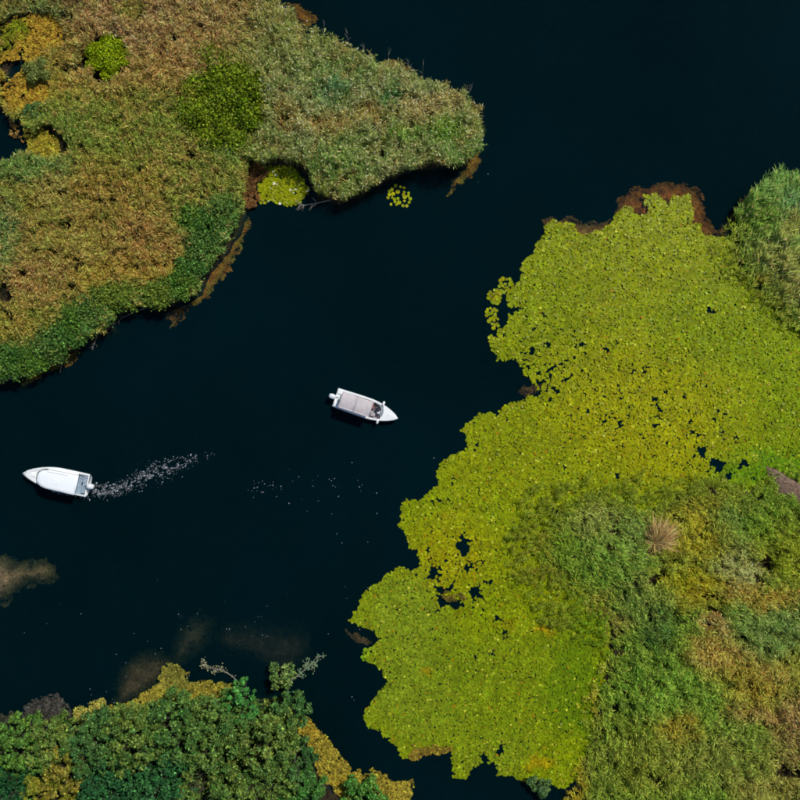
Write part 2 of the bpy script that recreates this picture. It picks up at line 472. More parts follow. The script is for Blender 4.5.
px, py = scatter(ISLAND, 1.4, 4, 9, 11)
px, py = thin(px, py, .33)
k = (px < 815) & (px > -30) & (py > -30)
px, py = px[k], py[k]
C = colour_field(px, py, (106, 108, 48), isl_blobs)
mott = fbm(px / 5, py / 5, 33)
C = C * (0.6 + 0.8 * mott)[:, None]
mot2 = np.clip((vnoise(px / 3.2, py / 3.2, 45) - .45) * 3, 0, 1)[:, None] * .5
C = C * (1 - mot2) + lin((84, 108, 48)) * mot2
dry = np.clip((fbm(px / 6, py / 6, 44, 2) - .58) * 6, 0, 1)[:, None] * .45
C = C * (1 - dry) + lin((140, 106, 66)) * dry
tipz = np.clip((px - 235) / 60, 0, 1) * np.clip((190 - py) / 30, 0, 1)
h = 1.6 + .8 * tipz + (fbm(px / 10, py / 10, 55) - .5) * 1.0 + (vnoise(px / 3.0, py / 3.0, 58) - .5) * .7 + rng.normal(0, .15, len(px))
h = np.clip(h, .4, 3.4) * (1 - .6 * blob_w(px, py, 28, 60, 46, 60, 0, .6))
tip = px > 250
V, F, Cc = reeds(px[~tip], py[~tip], h[~tip], C[~tip], 7, (.28, .6), .06, (.04, .10), .3, (15, 70), GR * 1.18 * np.array([1.03, 1, .95]), .4, (.10, (150, 122, 84)))
tag(mk_mesh('reed_bed', V, F, M['reed'], vcol=Cc), 'brown and olive reed bed covering the body of the left island', 'reeds', kind='stuff')
V, F, Cc = reeds(px[tip], py[tip], h[tip], C[tip], 8, (.28, .6), .055, (.08, .12), .35, (25, 75), GR * 1.25, .36, (.22, (172, 152, 116)))
tag(mk_mesh('reed_bed', V, F, M['reed'], vcol=Cc), 'tall grey green reed bed on the pointed tip of the left island', 'reeds', kind='stuff')

# top right reeds
px, py = scatter(REED_TR, 1.4, 7, 12, 13)
px, py = thin(px, py, .24)
EDGE_TR = [(726, 238), (728, 258), (738, 280), (752, 298), (770, 316), (788, 332), (814, 354), (880, 392), (881, 393), (813, 355), (787, 333), (769, 317), (751, 299), (737, 281), (727, 259)]
ed = edge_dist(px, py, EDGE_TR)
k = rng.uniform(0, 1, len(px)) < np.clip(ed / 30, .06, 1)          # stems thin out into the pads
px, py, ed = px[k], py[k], ed[k]
C = colour_field(px, py, (92, 124, 60), [(778, 274, 40, 16, (124, 122, 62), .7, 45), (795, 215, 40, 14, (84, 120, 74), .8), (750, 222, 20, 20, (100, 126, 46), .7),
                                         (785, 235, 20, 8, (128, 122, 62), .6, -30), (800, 300, 40, 20, (120, 122, 62), .8), (757, 283, 6, 4, (150, 118, 50), .7)])
C = C * (0.75 + .5 * fbm(px / 5, py / 5, 34))[:, None]
h = 2.3 + (fbm(px / 9, py / 9, 56) - .5) * 1.0 + (vnoise(px / 3.6, py / 3.6, 59) - .5) * .8
h *= np.clip(ed / 45, .15, 1)
wm = np.clip(1 - ed / 26, 0, .8)[:, None]
C = C * (1 - wm) + lin((112, 126, 34)) * wm
V, F, Cc = reeds(px, py, h, C, 8, (.5, .95), .06, (.30, .36), .7, (8, 48), GR * 1.15, .4, (.12, (150, 130, 96)))
tag(mk_mesh('reed_bed', V, F, M['reed'], vcol=Cc), 'windswept green reed bed above the lily field at the right', 'reeds', kind='stuff')

# marsh on the right bank
r_blobs = [(560, 570, 50, 40, (92, 126, 34), .8), (620, 540, 40, 26, (96, 124, 62), .8), (590, 520, 26, 18, (110, 120, 62), .6), (600, 565, 30, 30, (88, 124, 44), .7),
           (690, 592, 44, 20, (136, 128, 28), .8), (670, 580, 26, 14, (120, 130, 20), .8), (655, 628, 16, 26, (56, 92, 46), .8), (640, 600, 26, 30, (92, 120, 56), .7),
           (716, 655, 30, 20, (150, 122, 64), .9), (710, 626, 14, 8, (168, 134, 84), .9), (745, 682, 36, 30, (140, 126, 50), .8), (765, 672, 14, 12, (158, 124, 70), .8),
           (790, 735, 24, 40, (128, 106, 72), .8), (760, 715, 40, 10, (120, 100, 62), .7), (770, 630, 44, 34, (90, 118, 70), .65), (785, 670, 26, 20, (122, 124, 48), .6),
           (742, 574, 24, 14, (152, 160, 106), .85), (735, 560, 30, 18, (116, 130, 70), .7), (785, 555, 30, 36, (108, 124, 26), .8), (755, 505, 50, 34, (84, 118, 34), .8),
           (700, 500, 40, 20, (100, 112, 40), .8), (690, 535, 34, 30, (134, 132, 32), .85), (725, 525, 18, 16, (78, 114, 58), .6), (740, 595, 20, 10, (150, 128, 70), .7), (765, 602, 26, 10, (156, 132, 50), .8),
           (640, 690, 60, 40, (84, 122, 40), .8), (690, 700, 40, 30, (86, 124, 42), .6), (675, 728, 20, 14, (138, 124, 42), .8), (640, 760, 50, 36, (98, 114, 38), .8), (720, 760, 60, 26, (100, 112, 50), .7),
           (770, 790, 40, 18, (120, 122, 62), .8), (592, 640, 12, 40, (146, 122, 60), .75), (588, 700, 8, 26, (150, 134, 40), .8), (572, 782, 14, 24, (168, 136, 30), .95), (600, 770, 16, 50, (98, 124, 46), .5), (605, 625, 20, 14, (140, 124, 72), .6)]
r_hole = [(608, 506, 5, 6), (661, 537, 13, 14), (786, 484, 13, 9), (800, 492, 14, 10), (766, 564, 8, 9), (716, 462, 16, 8), (730, 475, 8, 10), (706, 612, 7, 3), (762, 598, 7, 4), (740, 652, 6, 3), (790, 775, 20, 8), (655, 783, 10, 5), (774, 696, 10, 5), (638, 505, 3, 6)]
px, py = scatter(LAND_R, 1.38, 12, 16, 15)
px, py = thin(px, py, .36, 23, [(x, y, a, b) for x, y, a, b in r_hole])
ed = edge_dist(px, py, LAND_R)
k = (px < 835) & (py < 835) & (rng.uniform(0, 1, len(px)) < np.clip(ed / 26, .1, 1))
px, py = px[k], py[k]
C = colour_field(px, py, (88, 120, 42), r_blobs) * np.array([1.18, 1.03, 1.0])
C = C * (0.42 + 1.16 * fbm(px / 6, py / 6, 35))[:, None]
wm = np.clip(1 - edge_dist(px, py, LAND_R) / 30, 0, .7)[:, None]
C = C * (1 - wm) + C * .4 * wm + lin((108, 120, 30)) * .6 * wm
mot2 = np.clip((vnoise(px / 4, py / 4, 46) - .45) * 3, 0, 1)[:, None] * .4
C = C * (1 - mot2) + lin((112, 124, 52)) * mot2
low = np.clip(1 - (np.abs(px - 700) / 140), 0, 1) * np.clip((640 - py) / 60, 0, 1)
h = 1.9 - .7 * low + (fbm(px / 9, py / 9, 57) - .5) * 1.5 + rng.normal(0, .12, len(px))
h += (vnoise(px / 3.4, py / 3.4, 60) - .5) * .9
h = np.clip(h, .4, 3) * np.clip(edge_dist(px, py, LAND_R) / 58, .15, 1)
up = py < 640
V, F, Cc = reeds(px[up], py[up], h[up], C[up], 7, (.3, .62), .058, (.16, .12), .35, (5, 60), GR, .44)
tag(mk_mesh('sedge_bed', V, F, M['reed'], vcol=Cc), 'mixed green and yellow sedge marsh around the dry grass tuft', 'sedge', kind='stuff')
V, F, Cc = reeds(px[~up], py[~up], h[~up], C[~up], 7, (.3, .65), .062, (.16, .02), .35, (5, 60), GR, .44)
tag(mk_mesh('reed_bed', V, F, M['reed'], vcol=Cc), 'dense green reed bed filling the lower right corner', 'reeds', kind='stuff')

# grass blades standing among the pads along the edge of the marsh
px, py = scatter([(500, 545), (520, 500), (560, 478), (640, 480), (720, 478), (700, 500), (640, 508), (590, 500), (560, 520), (550, 570), (585, 600), (602, 625), (602, 660), (570, 640), (540, 620), (510, 590)], 2.4, 14, 18, 16)
qx, qy = scatter([(712, 236), (724, 232), (730, 254), (746, 272), (766, 290), (788, 308), (830, 340), (820, 346), (784, 322), (756, 304), (730, 280), (716, 258)], 3.6, 12, 12, 18)
px = np.concatenate([px, qx]); py = np.concatenate([py, qy])
px, py = thin(px, py, .45, 25)
C = colour_field(px, py, (108, 122, 34), [(540, 560, 30, 30, (124, 124, 40), .6), (590, 640, 20, 40, (92, 124, 20), .8)])
V, F, Cc = reeds(px, py, 0.5 + .3 * rng.uniform(-1, 1, len(px)), C, 7, (.35, .7), .045, (.3, .26), .7, (5, 50), GR * .8, .34)
tag(mk_mesh('grass_fringe', V, F, M['reed'], vcol=Cc), 'fringe of leaning grass where the lily field meets the marsh', 'grass', kind='stuff')

# ------------------------------------------------------------------ lily pads
def pad_geometry(x, y, z, r, tilt, az, C, seg=8):
    n = len(x)
    a = np.linspace(.22, 2 * math.pi - .22, seg)[None] + rng.uniform(0, 2 * math.pi, n)[:, None]
    rr = r[:, None] * (1 + rng.normal(0, .05, (n, seg)))
    lx = np.cos(a) * rr; ly = np.sin(a) * rr
    lz = (lx * np.cos(az)[:, None] + ly * np.sin(az)[:, None]) * np.tan(tilt)[:, None] + r[:, None] * rng.normal(0.04, .05, (n, seg))
    ring = np.stack([x[:, None] + lx, y[:, None] + ly, np.maximum(z[:, None] + lz, .006)], -1)
    cen = np.stack([x, y, z], -1)[:, None]
    V = np.concatenate([cen, ring], 1).reshape(-1, 3)
    k = np.arange(n) * (seg + 1)
    F = np.stack([np.stack([k, k + 1 + j, k + 2 + j], 1) for j in range(seg - 1)], 1).reshape(-1, 3)
    return V, F, np.repeat(C, seg + 1, 0)

lily_blobs = [(600, 300, 110, 90, (122, 132, 12), .8), (680, 240, 60, 50, (124, 134, 12), .8), (760, 400, 90, 80, (112, 132, 14), .8), (640, 410, 100, 60, (136, 138, 8), .9), (660, 450, 60, 30, (138, 140, 8), .8),
              (500, 460, 60, 40, (122, 132, 14), .8), (450, 560, 40, 40, (134, 134, 10), .9), (400, 610, 40, 40, (112, 130, 44), .9), (420, 690, 60, 60, (108, 126, 42), .9),
              (500, 690, 60, 80, (106, 124, 26), .8), (575, 690, 30, 70, (90, 116, 16), .9), (500, 760, 50, 24, (112, 130, 36), .8), (555, 760, 30, 30, (116, 132, 14), .8), (500, 605, 50, 30, (118, 132, 10), .8), (770, 470, 50, 20, (82, 124, 14), .8),
              (506, 622, 9, 7, (136, 122, 14), .6), (544, 630, 9, 6, (140, 116, 14), .6), (540, 765, 12, 8, (152, 130, 14), .7), (425, 672, 8, 5, (150, 136, 14), .8), (540, 300, 40, 40, (116, 132, 14), .6), (705, 320, 60, 40, (114, 132, 12), .6)]
holes = [(463, 546, 5, 10), (433, 573, 6, 7), (445, 590, 9, 4), (448, 602, 8, 4), (476, 592, 6, 7), (457, 607, 8, 2.5), (440, 600, 3, 3), (469, 566, 4, 4), (487, 582, 4, 2),
         (516, 310, 7, 2.5), (542, 381, 4, 4), (548, 346, 3.5, 3), (530, 352, 6, 2.5), (524, 341, 3, 2), (567, 379, 3, 3), (552, 370, 3, 4), (580, 345, 3, 3), (607, 352, 3, 3),
         (484, 760, 3, 7), (500, 750, 3, 5), (475, 655, 4, 1.5), (492, 652, 4, 1.5), (498, 618, 5, 3), (505, 634, 3, 3), (555, 514, 4, 5), (610, 270, 2, 2.5), (713, 310, 3, 2),
         (618, 475, 3, 4), (475, 449, 2.5, 3), (438, 502, 3, 3), (448, 502, 4, 2), (470, 417, 2, 2), (660, 408, 3, 5), (655, 402, 2, 3), (621, 423, 4, 2), (702, 450, 4, 6), (716, 465, 8, 5), (745, 464, 5, 3), (728, 478, 6, 4), (735, 440, 3, 2)]
px, py = scatter(LILY, 1.2, 5, 7, 17)
k = px < 850
px, py = px[k], py[k]
keep = np.ones(len(px), bool)
wx = px + (fbm(px / 4, py / 4, 92) - .5) * 13; wy = py + (fbm(px / 4, py / 4, 93) - .5) * 13
for hx, hy, hrx, hry in holes:
    keep &= (((wx - hx) / hrx) ** 2 + ((wy - hy) / hry) ** 2) > 1.25
gap = fbm(px / 3.4, py / 3.4, 94, 2)
thr = .15 + .13 * blob_w(px, py, 640, 410, 110, 60, 15, 1.0) + .13 * blob_w(px, py, 545, 345, 45, 40, 0, .8) + .17 * blob_w(px, py, 450, 580, 46, 38, 0, .8)
thr += .10 * np.clip((8 - edge_dist(px, py, LILY)) / 8, 0, 1)
keep &= gap > thr
px, py = px[keep], py[keep]
C = colour_field(px, py, (118, 132, 14), lily_blobs, 14)
C = jitter_col(C * (.72 + .56 * fbm(px / 7, py / 7, 36))[:, None], .19, .06)
pale_pads = rng.uniform(0, 1, len(px)) < .02  # small random share of pads, given a much paler colour
C[pale_pads] = lin((190, 196, 96)) * rng.uniform(.6, 1, (pale_pads.sum(), 1))
olds = rng.uniform(0, 1, len(px)) < .006
C[olds] = lin((150, 112, 20))
x, y = P2W(px, py)
n = len(x)
rad = .07 + .085 * rng.uniform(0, 1, n) ** 1.2
tilt = np.radians(np.abs(rng.normal(0, 4.5, n)))
raised = rng.uniform(0, 1, n) < .10
tilt[raised] *= 2.0
tilt = np.minimum(tilt, R(38))
z = .012 + rng.uniform(0, .03, n) + raised * rng.uniform(0, .12, n)
LG = np.array([1.2, 1.17, .4])
V, F, Cc = pad_geometry(x, y, z, rad, tilt, rng.uniform(0, 2 * math.pi, n), np.clip(C * LG, 0, .7), 7)
lily = mk_mesh('lily_field', V, F, M['pad'], vcol=Cc)
tag(lily, 'broad yellow green field of floating lily pads on the right', 'lily pads', kind='stuff')

def lily_clump(cx, cy, rx, ry, npads, label, c=(128, 134, 14), rmin=.13, rmax=.22):
    x0, y0 = P2W(cx, cy)
    root = empty('lily_clump', (float(x0), float(y0), 0))
    tag(root, label, 'lily pads', 'small clumps of lily pads at the edge of open water')
    pts = []
    tries = 0
    while len(pts) < npads and tries < 4000:
        tries += 1
        a = random.uniform(0, 6.283); q = math.sqrt(random.random())
        p = (math.cos(a) * q * rx / 10, math.sin(a) * q * ry / 10)
        if all((p[0] - o[0]) ** 2 + (p[1] - o[1]) ** 2 > .24 ** 2 for o in pts): pts.append(p)
    for p in pts:
        r = random.uniform(rmin, rmax)
        cc = jitter_col(lin(c)[None] * LG, .18, .08)
        V, F, Cq = pad_geometry(np.array([p[0]]), np.array([p[1]]), np.array([random.uniform(.015, .06)]), np.array([r]), np.radians(np.abs(rng.normal(0, 7, 1))), rng.uniform(0, 6, 1), cc, 12)
        mk_mesh('lily_pad', V, F, M['pad'], root, Cq)
    return root

lily_clump(400, 196, 13, 12, 26, 'small yellow green lily clump floating alone below the island tip', (140, 142, 22))
lily_clump(506, 285, 7, 8, 20, 'lily clump off the left edge of the lily field, topmost of four')
lily_clump(495, 297, 7, 7, 20, 'lily clump off the left edge of the lily field, second from top')
lily_clump(491, 313, 6, 7, 12, 'lily clump off the left edge of the lily field, third from top')
lily_clump(494, 323, 6, 6, 10, 'lily clump off the left edge of the lily field, lowest of four')
lily_clump(369, 655, 8, 7, 16, 'pale lily clump sticking out from the lower left of the lily field', (112, 134, 34))
# lily patch tucked against the island
IPATCH = [(262, 170), (275, 165), (292, 168), (305, 180), (309, 192), (300, 203), (288, 206), (272, 202), (260, 203), (258, 190)]
px, py = scatter(IPATCH, 1.5, 2, 8, 19)
C = jitter_col(np.repeat(lin((124, 132, 16))[None] * LG, len(px), 0), .16, .06)
fl = rng.uniform(0, 1, len(px)) < .03
C[fl] = lin((225, 225, 200))
x, y = P2W(px, py); n = len(x)
V, F, Cc = pad_geometry(x, y, .02 + rng.uniform(0, .08, n), rng.uniform(.10, .16, n), np.radians(np.abs(rng.normal(0, 9, n))), rng.uniform(0, 6.3, n), C)
tag(mk_mesh('lily_patch', V, F, M['pad'], vcol=Cc), 'bright yellow green lily patch tucked against the island reeds', 'lily pads', kind='stuff')

# ------------------------------------------------------------------ leafy crowns
def tube(pts, radii, seg=6):
    pts = np.array(pts, float); V = []; F = []
    for i, p in enumerate(pts):
        d = pts[min(i + 1, len(pts) - 1)] - pts[max(i - 1, 0)]
        d = d / (np.linalg.norm(d) + 1e-9)
        a = np.cross(d, (0, 0, 1.0) if abs(d[2]) < .9 else (1.0, 0, 0)); a /= np.linalg.norm(a)
        b_ = np.cross(d, a)
        for k in range(seg):
            t = 2 * math.pi * k / seg
            V.append(p + radii[i] * (math.cos(t) * a + math.sin(t) * b_))
    for i in range(len(pts) - 1):
        for k in range(seg):
            F.append((i * seg + k, i * seg + (k + 1) % seg, (i + 1) * seg + (k + 1) % seg, (i + 1) * seg + k))
    F.append(tuple(range(seg))[::-1]); F.append(tuple(range((len(pts) - 1) * seg, len(pts) * seg)))
    return V, F

def join(parts):
    V = []; F = []
    for v, f in parts:
        o = len(V); V += [tuple(q) for q in v]; F += [tuple(i + o for i in g) for g in f]
    return V, F

def crown_mesh(r, h, c1, c2, nlobes, nleaf, leaf=(.14, .26), flat=.6, elong=(1, 1), base_frac=.25, lobe=(.22, .42), rag=.13, loose=0.0):
    """leaves set on the outer shells of many unequal lobes; returns mesh data and the lobe centres"""
    LC = []; LR = []
    for q in range(nlobes):
        a = q * 2.39996 + random.uniform(-.5, .5); rad = math.sqrt((q + .5) / nlobes) * r * .82 * random.uniform(.9, 1.1)
        zz = h * (base_frac + (1 - base_frac) * .72 * math.sqrt(max(0, 1 - (rad / r) ** 2))) * random.uniform(1 - 1.5 * rag, 1 + rag * .6)
        LC.append((math.cos(a) * rad * elong[0], math.sin(a) * rad * elong[1], zz)); LR.append(r * random.uniform(*lobe))
    LC = np.array(LC); LR = np.array(LR)
    wgt = LR ** 2 / (LR ** 2).sum()
    li = rng.choice(nlobes, nleaf, p=wgt)
    d = norm(rng.normal(0, 1, (nleaf, 3)) + np.array([0, 0, .45]))
    shell = LR[li] * rng.uniform(.55, 1.08, nleaf) ** .7
    pos = LC[li] + d * shell[:, None] * np.array([1, 1, flat])
    if loose > 0:
        g = rng.normal(0, 1, (nleaf, 3)) * (LR[li] * .75)[:, None] * np.array([1, 1, .6]) + LC[li]
        pos = pos * (1 - loose) + g * loose
    pos[:, 2] = np.maximum(pos[:, 2], .08)
    nrm = norm(d * .6 + np.array([0, 0, .6]) + rng.normal(0, .75, (nleaf, 3)))
    t = norm(np.cross(nrm, rng.normal(0, 1, (nleaf, 3))))
    bta = np.cross(nrm, t)
    L = rng.uniform(leaf[0], leaf[1], nleaf)[:, None]; W = L * rng.uniform(.5, .75, (nleaf, 1))
    bend = nrm * L * rng.uniform(-.15, .1, (nleaf, 1))
    V = np.stack([pos - t * L / 2, pos + bta * W / 2 + bend * -1, pos + t * L / 2, pos - bta * W / 2 - bend], 1).reshape(-1, 3)
    k = np.arange(nleaf) * 4
    F = np.stack([np.stack([k, k + 1, k + 3], 1), np.stack([k + 1, k + 2, k + 3], 1)], 1).reshape(-1, 3)
    lobemix = rng.uniform(0, 1, nlobes)[li][:, None]
    mixv = np.clip(.45 * lobemix + .55 * rng.uniform(0, 1, (nleaf, 1)), 0, 1)
    C = lin(c1)[None] * (1 - mixv) + lin(c2)[None] * mixv
    C = jitter_col(C, .42, .08)
    return V, F, np.repeat(C, 4, 0), LC, LR

TG = np.array([1.55, 1.25, .78])
def tree(name, label, cx, cy, r, h, c1, c2, nl, nleaf, group, trunk=True, cat='tree', parts=('trunk', 'crown'), **kw):
    x, y = P2W(cx, cy, h * .75)
    root = empty(name, (float(x), float(y), 0.0), random.uniform(0, 6.28) if 'elong' not in kw else 0)
    tag(root, label, cat, group)
    V, F, C, LC, LR = crown_mesh(r, h, c1, c2, nl, nleaf, **kw)
    mk_mesh(parts[1], V, F, M['foliage'], root, np.clip(C * TG, 0, .7))
    rb = .05 * h ** .5 + .035 * r
    pieces = []
    if trunk:
        pieces.append(tube([(0, 0, -.15), (random.uniform(-.1, .1), random.uniform(-.1, .1), h * .25), (random.uniform(-.2, .2), random.uniform(-.2, .2), h * .5), (0, 0, h * .72)], [rb * 1.3, rb, rb * .7, rb * .25], 8))
    for q in range(len(LC)):
        c = LC[q]; z0 = h * random.uniform(.12, .35) if trunk else 0.0
        st = (0, 0, z0) if trunk else (c[0] * .25, c[1] * .25, -.05)
        mid = (c[0] * .5, c[1] * .5, z0 + (c[2] - z0) * .55)
        pieces.append(tube([st, mid, tuple(c)], [rb * .3, rb * .18, rb * .05], 5))
    V, F = join(pieces)
    poly_mesh(parts[0], V, F, M['bark'], root)
    return root

# bushes on the island
tree('round_shrub', 'round lime green shrub alone among brown island reeds', 107, 56, 2.5, 1.6, (120, 146, 14), (106, 140, 16), 34, 7500, None, False, 'shrub', ('stem', 'foliage'), leaf=(.13, .24), flat=.5, base_frac=.45, lobe=(.2, .28))
tree('leafy_thicket', 'large deep green leafy thicket in the middle of the left island', 225, 105, 5.7, 2.1, (76, 110, 22), (110, 134, 36), 100, 28000, None, False, 'shrub', ('stem', 'foliage'), leaf=(.16, .30), flat=.45, base_frac=.6, elong=(.9, 1.08), lobe=(.08, .22), rag=.3, loose=.6)
names = ['at the left frame edge', 'second from the left frame edge', 'third from the left frame edge', 'fourth from the left frame edge', 'fifth from the left frame edge',
         'sixth from the left frame edge', 'seventh from the left frame edge', 'last before the bare bank']
for q, (sx, sy, sr) in enumerate(SHORE_SHRUBS):
    if q < 8:
        lab = 'blue green shrub in the lower island shore row, ' + names[q]; g = 'shrubs along the lower shore of the left island'
    else:
        lab = ['shrub beside the muddy inlet, uppermost of the right shore row', 'bright shrub below the muddy inlet on the right island shore', 'shrub set back behind the right shore row towards the brown reeds',
               'shrub halfway down the right shore of the left island', 'shrub below the middle of the right island shore, beside submerged weed',
               'shrub at the lower end of the right island shore', 'lowest olive shrub where the right shore turns left'][q - 8]
        g = 'shrubs along the right shore of the left island'
    c1, c2 = [((44, 92, 46), (74, 112, 58)), ((50, 98, 42), (84, 118, 52)), ((54, 98, 50), (90, 118, 68))][q % 3]
    if q in (7, 14, 6): c1, c2 = (78, 110, 44), (98, 120, 56)
    tree('shore_shrub', lab, sx, sy, sr / 10 * 1.45, 2.2, c1, c2, 26, 3600, g, False, 'shrub', ('stem', 'foliage'), leaf=(.14, .30), flat=.8, base_frac=.4, lobe=(.12, .32), loose=.7)
# small shrubs in the yellow corner
tree('round_shrub', 'small grey green shrub beside the yellow algae at upper left', 38, 70, 1.5, 1.4, (84, 108, 62), (104, 122, 76), 14, 2400, None, False, 'shrub', ('stem', 'foliage'), leaf=(.14, .26), lobe=(.25, .4))
tree('round_shrub', 'small dark blue green shrub above the dark pond at left', 34, 112, 1.25, 1.4, (52, 92, 56), (76, 108, 66), 12, 2000, None, False, 'shrub', ('stem', 'foliage'), leaf=(.14, .26), lobe=(.25, .4))

# trees of the lower left bank
dk, md, yl = ((22, 70, 46), (74, 114, 66)), ((30, 78, 42), (106, 132, 70)), ((70, 86, 34), (122, 124, 58))  # dark tone, then a lighter one painting leaf highlights into the colour
TREES = [(12, 752, 3.0, 4.6, ((44, 92, 44), (80, 118, 56)), 'mid green tree at the left frame edge on the lower bank'),
         (48, 750, 2.9, 4.8, md, 'mid green tree below the grey floating weed'),
         (58, 774, 2.6, 5.2, yl, 'olive yellow tree among dark crowns near the lower left corner'),
         (92, 748, 3.2, 5.2, dk, 'dark green tree below the pale flowering shrub'),
         (130, 742, 3.4, 5.6, md, 'green tree below the yellow algae mat, left of two'),
         (172, 734, 3.4, 5.6, ((26, 76, 46), (88, 126, 70)), 'green tree below the yellow algae mat, right of two'),
         (214, 736, 3.5, 5.6, ((30, 80, 46), (98, 130, 70)), 'green tree at the middle of the lower left bank'),
         (240, 706, 2.0, 4.2, ((36, 104, 58), (70, 128, 72)), 'narrow bright green tree leaning out where the bank bends'),
         (266, 742, 3.4, 5.6, ((38, 84, 46), (104, 130, 70)), 'pale speckled tree with brownish leaves in the bank thicket'),
         (288, 714, 2.2, 4.2, dk, 'dark blue green tree at the corner of the bank by the fallen branch'),
         (10, 795, 3.4, 4.2, ((18, 62, 46), (40, 88, 54)), 'very dark tree in the lower left corner'),
         (45, 800, 2.6, 5.0, ((84, 104, 38), (112, 120, 46)), 'olive tree cut by the bottom edge near the lower left corner'),
         (108, 792, 3.6, 4.6, ((20, 68, 52), (44, 96, 60)), 'dark blue green tree cut by the bottom edge below the olive tree'),
         (160, 785, 3.6, 5.0, ((24, 74, 54), (52, 104, 64)), 'dark tree cut by the bottom edge, second dark crown from the corner'),
         (210, 790, 3.6, 5.4, md, 'green tree cut by the bottom edge at mid bank'),
         (262, 790, 3.5, 5.4, ((36, 82, 46), (100, 128, 68)), 'speckled green tree cut by the bottom edge below the brownish tree'),
         (294, 762, 2.2, 4.4, dk, 'dark tree beside the golden algae strip'),
         (300, 798, 2.5, 4.2, ((34, 92, 50), (72, 120, 60)), 'green tree cut by the bottom edge left of the golden algae'),
         (362, 803, 2.4, 2.6, ((40, 100, 50), (80, 124, 60)), 'low bright green bush under the end of the golden algae strip')]
for (cx, cy, r, h, (c1, c2), lab) in TREES:
    tree('bank_tree', lab, cx, cy, r * 1.1, h, c1, c2, int(13 * r * r), int(1000 * r * r), 'trees on the lower left bank', True, 'tree', leaf=(.17, .36), flat=1.0, base_frac=.3, lobe=(.06, .17), rag=.5, loose=.4)
tree('flowering_shrub', 'pale cream flowering shrub at the waterline of the lower bank', 94, 715, 1.9, 1.3, (160, 162, 98), (124, 138, 70), 14, 2600, None, False, 'shrub', ('stem', 'foliage'), leaf=(.12, .22), elong=(1.15, .75), lobe=(.2, .36))
tree('waterside_shrub', 'sparse green shrub reaching over the water beside the fallen branch', 281, 678, 1.6, 2.0, (52, 104, 58), (110, 136, 88), 10, 800, None, False, 'shrub', ('stem', 'foliage'), leaf=(.14, .28), lobe=(.2, .35))
tree('waterside_shrub', 'dark blue green plant at the bottom end of the lily field', 540, 786, 1.3, 1.2, (46, 84, 62), (80, 112, 70), 8, 1200, None, False, 'shrub', ('stem', 'foliage'), leaf=(.14, .28), lobe=(.25, .35))

# ------------------------------------------------------------------ algae mats: low crusts of small crumpled flakes
def mat_bed(name, label, poly, c, step=.85, relief=.2, z0=.02, flake=(.06, .15), mat='algae', cat='algae', amt=.3, keep=.2, seed=3, tilt=.35, blobs=()):
    px, py = scatter(poly, step, 5, 6, seed)
    nn = fbm(px / 3, py / 3, seed + 70, 2)
    k = nn > keep + .12 * np.clip(1 - edge_dist(px, py, poly) / 6, 0, 1); px, py, nn = px[k], py[k], nn[k]
    n = len(px)
    x, y = P2W(px, py)
    z = z0 + relief * (nn + .4 * fbm(px / 2, py / 2, seed + 80))
    pos = np.stack([x, y, z], 1)
    nrm = norm(np.stack([rng.normal(0, tilt, n), rng.normal(0, tilt, n), np.ones(n)], 1))
    t = norm(np.cross(nrm, rng.normal(0, 1, (n, 3)))); bt = np.cross(nrm, t)
    L = rng.uniform(*flake, n)[:, None]
    V = np.stack([pos - t * L, pos + bt * L * .8, pos + t * L, pos - bt * L * .8], 1).reshape(-1, 3)
    if z0 > 0: V[:, 2] = np.maximum(V[:, 2], .008)
    kk = np.arange(n) * 4
    F = np.stack([np.stack([kk, kk + 1, kk + 3], 1), np.stack([kk + 1, kk + 2, kk + 3], 1)], 1).reshape(-1, 3)
    C = colour_field(px, py, c, list(blobs)) * (.35 + 1.2 * fbm(px / 4, py / 4, seed + 12))[:, None]
    C = jitter_col(C, amt + .1, .05)
    o = mk_mesh(name, V, F, M[mat], vcol=np.repeat(np.clip(C * .8, 0, .7), 4, 0))
    tag(o, label, cat, kind='stuff')
    return o

mat_bed('algae_mat', 'yellow algae crust along the water above the bank trees', [(75, 720), (78, 710), (95, 706), (118, 706), (140, 695), (158, 684), (163, 668), (172, 660), (184, 668), (190, 680), (208, 682), (232, 682), (240, 690), (230, 705), (180, 715), (120, 725)], (156, 144, 48), seed=101,
        blobs=[(180, 672, 22, 14, (128, 128, 52), .7), (115, 705, 20, 10, (120, 112, 30), .6)])
mat_bed('algae_mat', 'golden algae strip on the right side of the lower bank', [(296, 724), (304, 712), (318, 724), (332, 742), (342, 754), (352, 768), (366, 774), (372, 770), (388, 772), (392, 782), (412, 776), (412, 800), (408, 830), (380, 830), (340, 795), (318, 775), (312, 750)], (164, 146, 46), seed=105,
        blobs=[(310, 725, 14, 14, (150, 122, 30), .6), (350, 785, 16, 8, (168, 142, 34), .7)])
mat_bed('algae_mat', 'orange yellow algae mat in the upper left corner of the island', [(-30, 30), (0, 32), (12, 24), (30, 16), (54, 12), (66, 22), (66, 40), (58, 58), (40, 60), (34, 68), (20, 74), (6, 84), (4, 100), (10, 116), (36, 116), (54, 102), (64, 90), (62, 70), (44, 76), (22, 62), (10, 64), (-30, 70)], (190, 150, 44), seed=108, relief=.25, keep=.3, z0=.3,
        blobs=[(20, 32, 10, 6, (126, 142, 14), .95), (3, 42, 12, 14, (122, 138, 18), .9), (18, 42, 9, 5, (30, 40, 20), .0)])
mat_bed('algae_mat', 'yellow algae beside the dark pond on the left island', [(30, 128), (44, 130), (58, 140), (64, 152), (58, 162), (44, 162), (30, 156), (30, 142), (24, 130)], (172, 156, 44), seed=111, relief=.3, z0=.3)
